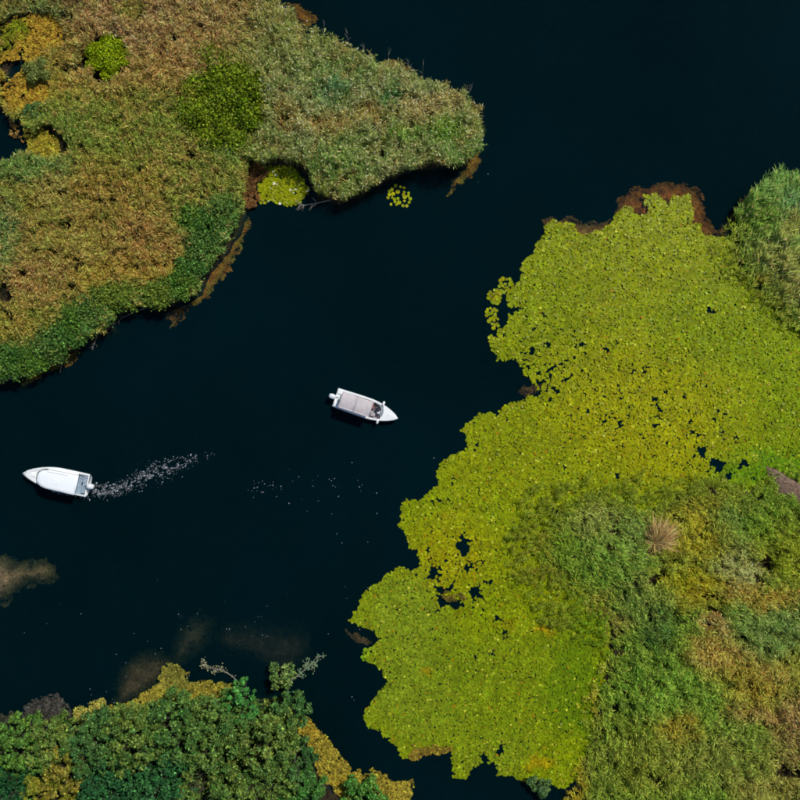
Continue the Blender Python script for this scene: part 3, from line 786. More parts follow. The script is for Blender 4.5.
mat_bed('algae_mat', 'rusty orange scum on the dark pond at the left edge', [(8, 118), (20, 122), (30, 128), (30, 138), (24, 142), (14, 138), (6, 132)], (150, 116, 56), seed=113, keep=.5)
mat_bed('algae_mat', 'small brown and yellow scum at the bottom notch of the lily field', [(404, 756), (414, 748), (430, 746), (452, 746), (450, 752), (424, 756), (412, 762)], (150, 128, 40), seed=115)
mat_bed('algae_mat', 'rusty brown mud and scum in the inlet beside the island lilies', [(236, 200), (244, 180), (250, 166), (262, 160), (268, 170), (258, 180), (258, 206), (246, 212)], (118, 82, 40), seed=117, keep=.25, z0=.2)
mat_bed('algae_mat', 'brown scum patch inside the hole of the lily field', [(444, 594), (462, 592), (468, 598), (456, 602), (446, 602)], (108, 96, 30), seed=119, keep=.4)
mat_bed('floating_weed', 'grey brown floating weed mat beside the bank at lower left', [(22, 714), (30, 702), (46, 696), (58, 692), (66, 700), (73, 708), (74, 718), (62, 730), (30, 726)], (70, 68, 62), seed=121, cat='water weed', relief=.18)
mat_bed('floating_weed', 'murky grey weed at the left frame edge of the lower bank', [(-20, 714), (0, 712), (14, 714), (22, 724), (20, 732), (0, 738), (-20, 738)], (62, 64, 50), seed=123, cat='water weed')

# ------------------------------------------------------------------ weed beds under the water
def sub_bed(label, poly, depth, c, step=.85, seed=5, rough=.25, keep=.15, edge=1.0):
    """tangled weed whose top lies under the surface and sinks towards its edge"""
    px, py = scatter(poly, step, 8, 11, seed)
    nn = fbm(px / 4, py / 4, seed + 70, 2)
    k = nn > keep; px, py, nn = px[k], py[k], nn[k]
    e0 = edge_dist(px, py, poly); e0 = e0 / min(10, e0.max())
    k = rng.uniform(0, 1, len(px)) < .2 + 1.8 * e0; px, py, nn = px[k], py[k], nn[k]
    n = len(px)
    e = edge_dist(px, py, poly); e = np.clip(e / min(16, e.max()), 0, 1) ** .8
    x, y = P2W(px, py)
    z = -depth * 1.0 - (1 - e) * edge - rough * (1 - nn) - rng.uniform(0, .04, n)
    pos = np.stack([x, y, z], 1)
    nrm = norm(np.stack([rng.normal(0, .4, n), rng.normal(0, .4, n), np.ones(n)], 1))
    ang = fbm(px / 20, py / 20, seed + 3) * 6 + rng.normal(0, 1.2, n)
    t = norm(np.stack([np.cos(ang), np.sin(ang), np.zeros(n)], 1)); bt = np.cross(nrm, t)
    L = rng.uniform(.10, .24, n)[:, None]
    V = np.stack([pos - t * L, pos + bt * L * .5, pos + t * L, pos - bt * L * .5], 1).reshape(-1, 3)
    V[:, 2] = np.minimum(V[:, 2], -.03)
    kk = np.arange(n) * 4
    F = np.stack([np.stack([kk, kk + 1, kk + 3], 1), np.stack([kk + 1, kk + 2, kk + 3], 1)], 1).reshape(-1, 3)
    C = jitter_col(np.repeat(lin(c)[None], n, 0) * (.3 + 1.4 * fbm(px / 5, py / 5, seed + 12))[:, None], .14, .05)
    o = mk_mesh('submerged_weed', V, F, M['weed'], vcol=np.repeat(np.clip(C, 0, .6), 4, 0))
    tag(o, label, 'water weed', kind='stuff')
    return o

sub_bed('rounded brown weed bed under water at the top of the lily field', [(612, 222), (622, 196), (640, 186), (660, 182), (685, 182), (698, 190), (708, 205), (713, 222), (722, 230), (712, 246), (690, 240), (650, 230)], .12, (196, 112, 48), seed=201, edge=.45, rough=.35)
sub_bed('dark brown weed under water left of the top of the lily field', [(540, 224), (546, 216), (566, 216), (582, 222), (600, 222), (614, 216), (618, 226), (590, 244), (560, 236)], .25, (205, 130, 70), seed=203, edge=.6)
sub_bed('rusty weed band under water along the right island shore', [(246, 214), (248, 228), (238, 246), (226, 266), (214, 284), (204, 300), (192, 306), (184, 300), (196, 288), (208, 262), (224, 244), (238, 222)], .12, (225, 140, 46), seed=205, edge=.45, rough=.2)
sub_bed('small rusty weed patch under water at the lower island bend', [(160, 318), (172, 306), (186, 302), (182, 316), (170, 326)], .2, (210, 130, 46), seed=207, edge=.4)
sub_bed('orange brown weed shallows below the lower island shore', [(-20, 372), (0, 372), (26, 370), (46, 362), (64, 352), (80, 344), (74, 358), (56, 370), (34, 380), (18, 382), (-20, 386)], .06, (220, 145, 46), seed=209, edge=.25, rough=.12)
sub_bed('rusty weed under water by the upper right island edge', [(292, 0), (302, 4), (312, 16), (312, 26), (302, 26), (292, 14)], .15, (215, 130, 40), seed=211, edge=.4)
sub_bed('brown weed under water in the middle of the upper island edge', [(372, 66), (380, 58), (394, 54), (406, 62), (412, 74), (396, 76)], .2, (205, 125, 60), seed=213, edge=.4)
sub_bed('rusty weed tail under water below the island tip', [(478, 150), (482, 160), (474, 172), (462, 182), (446, 192), (454, 178), (462, 162)], .15, (220, 140, 44), seed=215, edge=.4)
sub_bed('brown weed mound under water at the left frame edge', [(-30, 552), (0, 556), (10, 562), (26, 564), (40, 558), (52, 568), (53, 580), (40, 587), (24, 586), (12, 596), (0, 604), (-30, 606)], .10, (165, 130, 100), seed=217, edge=1.3)
sub_bed('brown weed under water above the yellow algae crust', [(96, 716), (108, 700), (112, 676), (124, 660), (146, 652), (168, 656), (176, 672), (164, 690), (140, 704), (110, 720)], .12, (96, 76, 50), seed=219, edge=1.5, keep=.2)
sub_bed('faint brown weed under water further out from the bank', [(160, 668), (168, 644), (176, 626), (194, 614), (212, 624), (208, 648), (190, 664), (176, 676)], .34, (80, 68, 52), seed=221, edge=1.3, keep=.25)
sub_bed('faint reddish weed under water between bank and lily field', [(205, 640), (225, 624), (250, 626), (284, 630), (312, 634), (312, 656), (296, 680), (276, 684), (246, 664), (216, 656)], .66, (80, 62, 50), seed=223, edge=1.2, keep=.2)
sub_bed('dim brown weed under water at the lily field bay', [(518, 392), (526, 384), (548, 384), (552, 392), (530, 396)], .3, (150, 100, 60), seed=225, edge=.3)
sub_bed('dim brown weed under water beside the lower lily field', [(344, 632), (358, 634), (372, 644), (366, 650), (350, 642)], .4, (150, 105, 70), seed=227, edge=.4)
sub_bed('dim brown weed under water left of the top right reeds', [(716, 236), (726, 218), (742, 200), (756, 190), (768, 186), (760, 198), (742, 214), (730, 236)], .2, (165, 110, 60), seed=229, edge=.3)

# ------------------------------------------------------------------ dry tuft and bare mud on the right
tx, ty = P2W(653, 541, .5)
n = 900
az = np.concatenate([rng.normal(.85, .75, 740), rng.uniform(-3.1, 3.1, 160)])
el = np.radians(rng.uniform(4, 55, n))
D = np.stack([np.cos(az) * np.cos(el), np.sin(az) * np.cos(el), np.sin(el)], 1)
B = np.stack([rng.normal(0, .22, n), rng.normal(0, .22, n), rng.uniform(0.05, .35, n)], 1)
C = jitter_col(np.repeat(lin((214, 178, 112))[None], n, 0), .25, .06)
br = rng.uniform(0, 1, n) < .25
C[br] = jitter_col(np.repeat(lin((150, 108, 78))[None], br.sum(), 0), .2)
Lb = rng.uniform(.6, 3.1, n) * (.6 + .8 * fbm(az * 3, az * 0, 77)) * np.where(np.abs(az - .75) < 1.2, 1, .55)
V, F, Cc = blades(B, D, Lb, rng.uniform(.025, .06, n), C * 1.1, rng.uniform(.2, .8, n))
V[:, 2] = np.maximum(V[:, 2], .12)
o = mk_mesh('dry_grass_tuft', V, F, M['reed'], vcol=Cc); o.location = (float(tx), float(ty), .8)
tag(o, 'straw coloured tuft of dead grass fanned out on the marsh', 'grass tuft')

def low_mound(name, poly, zc, mat, label, cat=None, kind=None, seed=1):
    pts = np.array(poly, float); c = pts.mean(0)
    V = []; F = []
    rings = [1.0, .8, .55, .28]; m_ = 28
    per = []
    segl = np.linalg.norm(np.roll(pts, -1, 0) - pts, axis=1); tot = segl.sum(); cum = np.concatenate([[0], np.cumsum(segl)])
    for k in range(m_):
        s_ = tot * k / m_; i_ = np.searchsorted(cum, s_, 'right') - 1
        t_ = (s_ - cum[i_]) / segl[i_]; per.append(pts[i_] * (1 - t_) + pts[(i_ + 1) % len(pts)] * t_)
    for ri, rr in enumerate(rings):
        for p in per:
            q = c + (p - c) * rr + np.array([random.uniform(-.8, .8), random.uniform(-.8, .8)])
            wx_, wy_ = P2W(q[0], q[1]); V.append((wx_, wy_, zc * (1 - rr ** 2) + .28 + (random.uniform(-.03, .05) if ri else -.2)))
    wx_, wy_ = P2W(c[0], c[1]); V.append((wx_, wy_, zc + .3))
    for ri in range(3):
        for k in range(m_):
            a = ri * m_ + k; b_ = ri * m_ + (k + 1) % m_
            F.append((a, b_, b_ + m_, a + m_))
    for k in range(m_): F.append((3 * m_ + k, 3 * m_ + (k + 1) % m_, 4 * m_))
    o = poly_mesh(name, V, F, mat, smooth=True)
    tag(o, label, cat, kind=kind)
    return o
low_mound('mud_patch', [(766, 466), (775, 468), (788, 478), (802, 484), (830, 496), (830, 508), (800, 506), (786, 502), (772, 488)], .2, M['mud'], 'bare pinkish brown mud patch at the right frame edge', kind='structure')

# ------------------------------------------------------------------ dead branches and stalks
def branch_obj(name, label, pts_px, r0, twigs=6, twig_len=.6, z=.12, mat=None, leaves=None, cat='branch', group=None):
    pts = []
    for i_, p in enumerate(pts_px):
        zz = p[2] if len(p) > 2 else z
        x_, y_ = P2W(p[0], p[1], zz); pts.append((float(x_), float(y_), zz))
    base = np.array(pts[0]); loc = (base[0], base[1], 0)
    P = np.array(pts) - np.array(loc)
    root = empty(name, loc); tag(root, label, cat, group)
    nP = len(P)
    V, F = tube(P, [r0 * (1 - .75 * i_ / (nP - 1)) for i_ in range(nP)], 6)
    poly_mesh('limb', V, F, mat or M['deadwood'], root)
    tips = []
    for q in range(twigs):
        t_ = random.uniform(.3, 1) * (nP - 1); i_ = min(int(t_), nP - 2)
        s_ = P[i_] + (P[i_ + 1] - P[i_]) * (t_ - i_)
        d = P[i_ + 1] - P[i_]; a = math.atan2(d[1], d[0]) + random.choice((-1, 1)) * random.uniform(.4, 1.1)
        l_ = twig_len * random.uniform(.5, 1.2)
        e_ = s_ + np.array([math.cos(a) * l_, math.sin(a) * l_, random.uniform(-.05, .25)])
        V, F = tube([s_, (s_ + e_) / 2 + np.array([0, 0, .05]), e_], [r0 * .4, r0 * .3, r0 * .12], 5)
        poly_mesh('twig', V, F, mat or M['deadwood'], root)
        tips += [s_ + (e_ - s_) * f for f in (.4, .7, 1)]
    if leaves:
        tips = np.array(tips + [p for p in P[1:]]); n_ = len(tips) * leaves[0]
        pos = np.repeat(tips, leaves[0], 0) + rng.normal(0, .13, (n_, 3)); pos[:, 2] = np.maximum(pos[:, 2], .05)
        az_ = rng.uniform(0, 6.28, n_)
        D_ = np.stack([np.cos(az_), np.sin(az_), rng.uniform(-.2, .5, n_)], 1)
        V, F, Cq = blades(pos, norm(D_), rng.uniform(.12, .25, n_), rng.uniform(.07, .13, n_), jitter_col(np.repeat(lin(leaves[1])[None], n_, 0), .25), np.full(n_, .4))
        mk_mesh('leaves', V, F, M['foliage'], root, Cq)
    return root

branch_obj('fallen_branch', 'fallen branch with pale leaves reaching into the water off the lower bank', [(288, 690), (291, 680), (300, 674, .3), (309, 666, .3), (318, 656, .15)], .07, 9, .7, .3, leaves=(9, (118, 140, 104)))
branch_obj('fallen_branch', 'pale drifting branch beside the yellow algae crust', [(240, 684), (232, 676), (222, 670), (212, 668), (205, 664)], .05, 9, .6, .1, leaves=(4, (150, 150, 116)))
branch_obj('fallen_branch', 'thin dead branch in the water off the lower island shrubs', [(112, 306, .5), (104, 322), (97, 336), (92, 350)], .04, 4, .5, .1)
branch_obj('fallen_branch', 'dead grey branch lying along the lower island shallows', [(2, 380), (20, 377), (38, 372), (50, 366), (60, 360)], .045, 4, .5, .08)
branch_obj('fallen_branch', 'forked dead snag standing in the lower island shallows', [(66, 350, .4), (63, 360), (60, 372, .1)], .05, 5, .5, .1)
branch_obj('fallen_branch', 'long pale branch lying out from the bare bank of the island', [(146, 308, .5), (134, 312), (122, 318), (112, 326)], .035, 3, .6, .1)
branch_obj('fallen_branch', 'heap of pale driftwood twigs below the island lily patch', [(330, 200, .3), (318, 203), (306, 205), (298, 206)], .06, 12, .9, .12)
for (sx, sy, hh, lx, ly, lab) in [(289, 22, 3.0, -.2, .6, 'short dead stalk at the upper island edge, nearest the top of the frame'), (319, 36, 3.2, .7, .8, 'forked dead stalk leaning right at the upper island edge'),
                                  (347, 46, 3.2, .1, .9, 'upright dead stalk at the upper island edge beside a brown patch'), (363, 54, 3.0, 0, .6, 'thin dead stalk between the taller stalks of the island edge'), (388, 62, 3.2, .1, .9, 'dead stalk standing over the submerged weed of the island edge'),
                                  (408, 70, 3.0, .1, .6, 'dead stalk right of the submerged weed of the island edge'), (422, 74, 3.0, .1, .5, 'small dead stalk towards the island tip'), (467, 97, 3.1, .5, 1.0, 'long dead stalk leaning right at the island tip')]:
    bx, by = P2W(sx, sy, 2.0); bx = float(bx); by = float(by)
    root = empty('dead_stalk', (bx, by, 0)); tag(root, lab, 'dead stalk', 'dead stalks along the upper island edge')
    V, F = tube([(0, 0, 0), (lx * .3, ly * .3, hh * .5), (lx, ly, hh)], [.05, .04, .012], 6)
    poly_mesh('stalk', V, F, M['deadwood'], root)
    for q in range(3):
        t_ = random.uniform(.5, .9); a = random.uniform(0, 6.28)
        s_ = np.array((lx * t_, ly * t_, hh * t_)); e_ = s_ + np.array((math.cos(a) * .35 + lx * .2, math.sin(a) * .35 + .2, .25))
        V, F = tube([s_, e_], [.022, .008], 5); poly_mesh('twig', V, F, M['deadwood'], root)

# ------------------------------------------------------------------ boats
def box(x0, x1, y0, y1, z0, z1, bev=0.0):
    """box with chamfered vertical edges and a chamfered top"""
    b_ = min(bev, (x1 - x0) * .45, (y1 - y0) * .45)
    if b_ <= 0:
        V = [(x0, y0, z0), (x1, y0, z0), (x1, y1, z0), (x0, y1, z0), (x0, y0, z1), (x1, y0, z1), (x1, y1, z1), (x0, y1, z1)]
        return V, [(3, 2, 1, 0), (4, 5, 6, 7), (0, 1, 5, 4), (1, 2, 6, 5), (2, 3, 7, 6), (3, 0, 4, 7)]
    def ring(d, z):
        return [(x0 + b_ + d * .0, y0 + d, z), (x1 - b_, y0 + d, z), (x1 - d, y0 + b_, z), (x1 - d, y1 - b_, z), (x1 - b_, y1 - d, z), (x0 + b_, y1 - d, z), (x0 + d, y1 - b_, z), (x0 + d, y0 + b_, z)]
    V = ring(0, z0) + ring(0, z1 - b_ * .5) + ring(b_ * .5, z1)
    F = [tuple(range(7, -1, -1)), tuple(range(16, 24))]
    for r_ in range(2):
        for k in range(8):
            F.append((r_ * 8 + k, r_ * 8 + (k + 1) % 8, r_ * 8 + 8 + (k + 1) % 8, r_ * 8 + 8 + k))
    return V, F

def hull_line(L, beam, stern, full, n=26):
    """half breadths from transom (x=0) to stem (x=L)"""
    xs = np.linspace(0, 1, n)
    w = np.where(xs < full, stern + (1 - stern) * np.sin(np.clip(xs / full, 0, 1) * math.pi / 2), np.cos(np.clip((xs - full) / (1 - full), 0, 1) * math.pi / 2) ** .72)
    w = np.maximum(w, .012)
    return xs * L, w * beam / 2

def build_hull(root, L, beam, stern, full, deck_z, rise, well, mat_hull, mat_sole, sole_z=.22, side=.16):
    xs, hw = hull_line(L, beam, stern, full)
    n = len(xs)
    V = []; F = []
    prof = []
    for i_ in range(n):
        t = xs[i_] / L
        dz = deck_z + rise * t ** 2.2
        kz = -.28 + .25 * max(0, (t - .6) / .4) ** 2
        prof.append([(xs[i_], 0, kz), (xs[i_], hw[i_] * .70, kz * .45 + .02), (xs[i_], hw[i_] * .92, dz * .45), (xs[i_], hw[i_], dz - .04), (xs[i_], hw[i_] * .985, dz)])
    for p in prof:
        V += p
    for p in prof:
        V += [(a, -b_, c) for a, b_, c in p]
    m_ = 5
    for sgn, off in ((1, 0), (-1, n * m_)):
        for i_ in range(n - 1):
            for k in range(m_ - 1):
                a = off + i_ * m_ + k; q = (a, a + m_, a + m_ + 1, a + 1)
                F.append(q if sgn < 0 else q[::-1])
    F.append(tuple([k for k in range(m_)] + [n * m_ + k for k in range(m_ - 1, 0, -1)]))     # transom
    hull = poly_mesh('hull', V, F, mat_hull, root, True)
    # deck: full-width plates fore and aft of the well, side decks along it
    x_a, x_b = well
    def hwat(x): return float(np.interp(x, xs, hw)) * .985
    def dzat(x): return deck_z + rise * (x / L) ** 2.2
    V = []; F = []
    def strip(xa, xb, inner, k=12):
        for sg in (1, -1):
            o_ = len(V)
            for j in range(k + 1):
                x = xa + (xb - xa) * j / k
                o1 = hwat(x); i1 = inner(x, o1)
                V.append((x, sg * o1, dzat(x))); V.append((x, sg * i1, dzat(x) + .03 * (1 - i1 / max(o1, .02))))
            for j in range(k):
                q = (o_ + 2 * j, o_ + 2 * j + 2, o_ + 2 * j + 3, o_ + 2 * j + 1)
                F.append(q if sg < 0 else q[::-1])
    strip(0, x_a, lambda x, o_: 0, 4)
    strip(x_a, x_b, lambda x, o_: max(o_ - side, .02), 16)
    strip(x_b, L, lambda x, o_: 0, 12)
    deck = poly_mesh('deck', V, F, mat_hull, root)
    # sole and inner walls of the well
    V = []; F = []
    k = 16
    for j in range(k + 1):
        x = x_a + (x_b - x_a) * j / k
        i1 = max(hwat(x) - side, .02)
        V += [(x, i1, dzat(x)), (x, i1 * .97, sole_z), (x, -i1 * .97, sole_z), (x, -i1, dzat(x))]
    for j in range(k):
        a = j * 4
        F += [(a, a + 1, a + 5, a + 4), (a + 1, a + 2, a + 6, a + 5), (a + 2, a + 3, a + 7, a + 6)]
    F += [(0, 3, 2, 1), (k * 4, k * 4 + 1, k * 4 + 2, k * 4 + 3)]
    poly_mesh('cockpit_well', V, F, mat_sole, root)
    # rubbing strake
    for sg in (1, -1):
        pts = [(xs[i_], sg * (hw[i_] + .012), deck_z - .05 + rise * (xs[i_] / L) ** 2.2) for i_ in range(0, n, 2)]
        v, f = tube(pts, [.025] * len(pts), 6)
        poly_mesh('rubbing_strake', v, f, M['metal'], root)
    return hwat, dzat

def rot_box(v, a, c):
    ca, sa = math.cos(a), math.sin(a)
    return [(c[0] + (x - c[0]) * ca + (z - c[2]) * sa, y, c[2] - (x - c[0]) * sa + (z - c[2]) * ca) for x, y, z in v]

def outboard(root, x, y, cowl_mat, s=1.0):
    # cowl: rounded block with a domed top
    prof = [(0, 0.0, .30), (0.0, .2, .42), (0, .34, .42), (0, .46, .34), (0, .52, .2)]
    V = []; F = []; m_ = 14
    zs = [(.45, .30), (.55, .40), (.75, .42), (.92, .36), (1.0, .22)]
    for z_, w_ in zs:
        for k in range(m_):
            a = 2 * math.pi * k / m_
            cx_ = math.copysign(abs(math.cos(a)) ** .7, math.cos(a)); cy_ = math.copysign(abs(math.sin(a)) ** .7, math.sin(a))
            V.append((x - .28 * s + cx_ * w_ * .85 * s, y + cy_ * w_ * .62 * s, z_ * s))
    for r_ in range(len(zs) - 1):
        for k in range(m_):
            F.append((r_ * m_ + k, r_ * m_ + (k + 1) % m_, (r_ + 1) * m_ + (k + 1) % m_, (r_ + 1) * m_ + k))
    F.append(tuple(range((len(zs) - 1) * m_, len(zs) * m_))); F.append(tuple(range(m_))[::-1])
    eng = poly_mesh('outboard_engine', V, F, cowl_mat, root, True)
    v, f = box(x - .36 * s, x - .14 * s, y - .06 * s, y + .06 * s, -.55, .5 * s, .03); poly_mesh('leg', v, f, M['deckgrey'], eng)
    v, f = box(x - .14 * s, x + .05, y - .14, y + .14, .28, .5, .03); poly_mesh('clamp_bracket', v, f, M['black'], eng)
    v, f = tube([(x - .05, y, .62), (x + .35, y + .12, .68)], [.03, .022], 6); poly_mesh('tiller', v, f, M['black'], eng)
    for k in range(3):
        a = 2 * math.pi * k / 3
        v, f = box(x - .42 * s, x - .38 * s, -.03, .14, -.02, .02, .01)
        v = [(p[0], y + p[1] * math.cos(a) - p[2] * math.sin(a), -.5 + p[1] * math.sin(a) + p[2] * math.cos(a)) for p in v]
        poly_mesh('propeller_blade', v, f, M['metal'], eng)
    return eng

# --- open boat with the pale canopy, bow pointing lower right
bx, by = P2W(335.8, 397.3)
boat = empty('canopy_boat', (float(bx), float(by), 0), math.atan2(-21, 62))
tag(boat, 'white motorboat with a pale pinkish canvas canopy in mid channel', 'boat', 'motorboats on the river')
L1 = 6.55
hwat, dzat = build_hull(boat, L1, 2.0, .93, .5, .55, .22, (.45, 4.85), M['hull'], M['deckgrey'])
# stern quarter seats
for sg in (1, -1):
    v, f = box(.04, .62, min(sg * .42, sg * .9), max(sg * .42, sg * .9), .56, .66, .08); poly_mesh('stern_platform', v, f, M['hull'], boat)
v, f = box(.5, 1.0, -.7, .7, .22, .5, .05); poly_mesh('bench', v, f, M['deckgrey'], boat)
for yy in (-.5, .5):
    v, f = box(1.6, 3.0, yy - .2, yy + .2, .22, .52, .05); poly_mesh('bench', v, f, M['deckgrey'], boat)
# canopy: two canvas panels sagging between bows
def canvas_panel(xa, xb, hw_, z_, sag, name):
    V = []; F = []; nx, ny = 10, 12
    for th, dz in ((0, 0), (1, -.02)):
        for i_ in range(nx + 1):
            for j in range(ny + 1):
                u = i_ / nx; v_ = j / ny * 2 - 1
                zz = z_ - .16 * v_ ** 2 - sag * math.sin(math.pi * u) * (1 - v_ * v_) + .008 * math.sin(u * 17 + v_ * 5) + dz
                V.append((xa + (xb - xa) * u, v_ * hw_, zz))
    w_ = ny + 1; off = (nx + 1) * w_
    for i_ in range(nx):
        for j in range(ny):
            a = i_ * w_ + j
            F.append((a, a + w_, a + w_ + 1, a + 1)); F.append((off + a, off + a + 1, off + a + w_ + 1, off + a + w_))
    for i_ in range(nx):
        for j in (0, ny):
            a = i_ * w_ + j; F.append((a, a + w_, off + a + w_, off + a))
    for j in range(ny):
        for i_ in (0, nx):
            a = i_ * w_ + j; F.append((a, a + 1, off + a + 1, off + a))
    return poly_mesh(name, V, F, M['canvas'], boat, True)
CZ = 1.75
canvas_panel(.62, 2.17, .78, CZ, .05, 'canopy_panel')
canvas_panel(2.19, 3.82, .78, CZ, .05, 'canopy_panel')
for x_ in (.66, 2.18, 3.78):
    pts = [(x_, -.86, dzat(x_)), (x_, -.80, CZ - .22)] + [(x_, v_ * .78, CZ - .16 * v_ * v_ - (.035 if x_ != 2.18 else -.012)) for v_ in np.linspace(-1, 1, 9)] + [(x_, .80, CZ - .22), (x_, .86, dzat(x_))]
    v, f = tube(pts, [.018] * len(pts), 6); poly_mesh('canopy_bow', v, f, M['metal'], boat)
# helm: red-brown seats, dark console, wheel, white locker lid, raked screen
v, f = box(3.45, 3.95, .12, .62, .22, .58, .06); s1 = poly_mesh('helm_seat', v, f, M['seatred'], boat)
v, f = box(3.40, 3.50, .12, .62, .5, .95, .04); poly_mesh('seat_back', v, f, M['seatred'], s1)
v, f = box(3.85, 4.30, -.62, -.18, .22, .50, .06); s2 = poly_mesh('passenger_seat', v, f, M['deckgrey'], boat)
v, f = box(3.9, 4.0, .05, .5, .22, .44, .04); poly_mesh('footrest', v, f, M['seatred'], boat)
v, f = box(4.28, 4.62, .1, .66, .22, .98, .08); con = poly_mesh('helm_console', v, f, M['black'], boat)
pts = [(4.16 + .05 * math.sin(a), .36 + .17 * math.cos(a), .86 + .16 * math.sin(a)) for a in np.linspace(0, 2 * math.pi, 17)]
v, f = tube(pts, [.018] * 17, 5); wheel = poly_mesh('steering_wheel', v, f, M['black'], con)
v, f = tube([(4.16, .36, .86), (4.3, .36, .84)], [.03, .03], 6); poly_mesh('steering_column', v, f, M['metal'], wheel)
V = []; m_ = 16
for z_, rr in ((.56, .2), (.70, .2), (.74, .15)):
    for k in range(m_):
        a = 2 * math.pi * k / m_; V.append((4.55 + rr * math.cos(a), -.02 + rr * math.sin(a), z_))
F = [(r_ * m_ + k, r_ * m_ + (k + 1) % m_, (r_ + 1) * m_ + (k + 1) % m_, (r_ + 1) * m_ + k) for r_ in range(2) for k in range(m_)] + [tuple(range(2 * m_, 3 * m_))]
poly_mesh('bow_locker_lid', V, F, M['hull'], boat, True)
pts_b = [(4.1, .86, dzat(4.1) + .01), (4.7, .72, dzat(4.7) + .01), (4.98, .35, dzat(5) + .02), (5.02, 0, dzat(5) + .03), (4.98, -.3, dzat(5) + .02)]
pts_t = [(p[0] - .22, p[1] * .93, p[2] + .36) for p in pts_b]
for k in range(4):
    nrm_ = np.cross(np.array(pts_b[k + 1]) - pts_b[k], np.array(pts_t[k]) - pts_b[k]); nrm_ = nrm_ / np.linalg.norm(nrm_) * .012
    q = [np.array(pts_b[k]), np.array(pts_b[k + 1]), np.array(pts_t[k + 1]), np.array(pts_t[k])]
    V = [tuple(p) for p in q] + [tuple(p + nrm_) for p in q]
    poly_mesh('windscreen_pane', V, [(3, 2, 1, 0), (4, 5, 6, 7), (0, 1, 5, 4), (1, 2, 6, 5), (2, 3, 7, 6), (3, 0, 4, 7)], M['screen'], boat)
v, f = tube(pts_t, [.018] * 5, 6); poly_mesh('windscreen_frame', v, f, M['metal'], boat)
# bow cleat, fenders slung out on both sides of the bow
v1 = tube([(5.55, -.08, dzat(5.5) + .08), (5.55, .08, dzat(5.5) + .08)], [.02, .02], 6); v2 = tube([(5.55, 0, dzat(5.5)), (5.55, 0, dzat(5.5) + .08)], [.025, .02], 6)
V, F = join([v1, v2]); poly_mesh('bow_cleat', V, F, M['metal'], boat)
for x_, sg in ((4.72, 1), (4.72, -1)):
    y_ = hwat(x_)
    V, F = tube([(x_, sg * (y_ - .12), .76), (x_, sg * (y_ - .06), .78), (x_ + .02, sg * (y_ + .12), .76), (x_ + .03, sg * (y_ + .30), .72), (x_ + .03, sg * (y_ + .36), .70)], [.04, .10, .12, .11, .05], 10)
    fe = poly_mesh('fender', V, F, M['hull'], boat, True)
    v, f = tube([(x_, sg * (y_ - .1), .78), (x_ - .1, sg * (y_ - .3), dzat(x_) + .02)], [.012, .012], 5); poly_mesh('fender_rope', v, f, M['black'], fe)
v, f = box(.75, 1.05, .25, .6, .52, .6, .03); poly_mesh('fuel_tank', v, f, M['black'], boat)
outboard(boat, -.02, 0, M['cowl'], 1.0)
v, f = tube([(-.72, .34, -.02), (-.95, .42, .03), (-1.05, .38, .0)], [.02, .03, .02], 6)
v, f = tube([(.1, -.75, .66), (.1, -.55, .78), (.1, -.42, .66)], [.015] * 3, 6); poly_mesh('grab_handle', v, f, M['metal'], boat)

# --- cabin boat under way, bow pointing left
bx, by = P2W(90.2, 485.0)
cb = empty('cabin_boat', (float(bx), float(by), 0), math.atan2(14, -66.8))
tag(cb, 'white cabin motorboat under way at the left with a foaming wake', 'boat', 'motorboats on the river')
boat2 = cb
L2 = 6.4
hwat, dzat = build_hull(cb, L2, 2.3, .97, .42, .62, .28, (.12, 1.1), M['hull'], M['deckblue'], .3, .12)
# cabin trunk and roof
def loft(rows, mat, name, parent, smooth=True, cap=True):
    n_ = len(rows[0]); V = [p for r_ in rows for p in r_]; F = []
    for i_ in range(len(rows) - 1):
        for k in range(n_):
            F.append((i_ * n_ + k, i_ * n_ + (k + 1) % n_, (i_ + 1) * n_ + (k + 1) % n_, (i_ + 1) * n_ + k))
    if cap:
        F.append(tuple(range((len(rows) - 1) * n_, len(rows) * n_))); F.append(tuple(range(n_))[::-1])
    return poly_mesh(name, V, F, mat, parent, smooth)
def cabin_ring(x0, x1, w0, w1, z_, k=9):
    """outline straight aft, rounded forward"""
    pts = [(x0, -w0, z_), (x0 + (x1 - x0) * .45, -w0, z_)]
    for j in range(1, k):
        a = -math.pi / 2 + math.pi * j / k
        xm = x0 + (x1 - x0) * .45
        pts.append((xm + (x1 - xm) * math.cos(a) ** .62, w0 * math.copysign(abs(math.sin(a)) ** .75, a) if abs(a) > 1e-6 else 0, z_))
    pts += [(x0 + (x1 - x0) * .45, w0, z_), (x0, w0, z_)]
    return pts
loft([cabin_ring(1.13, 5.0, .92, .6, .60), cabin_ring(1.13, 4.93, .90, .6, .95)], M['hull'], 'cabin_side', cb, False)
g0, g1 = cabin_ring(1.19, 4.91, .885, .6, .955), cabin_ring(1.19, 4.63, .85, .6, 1.62)
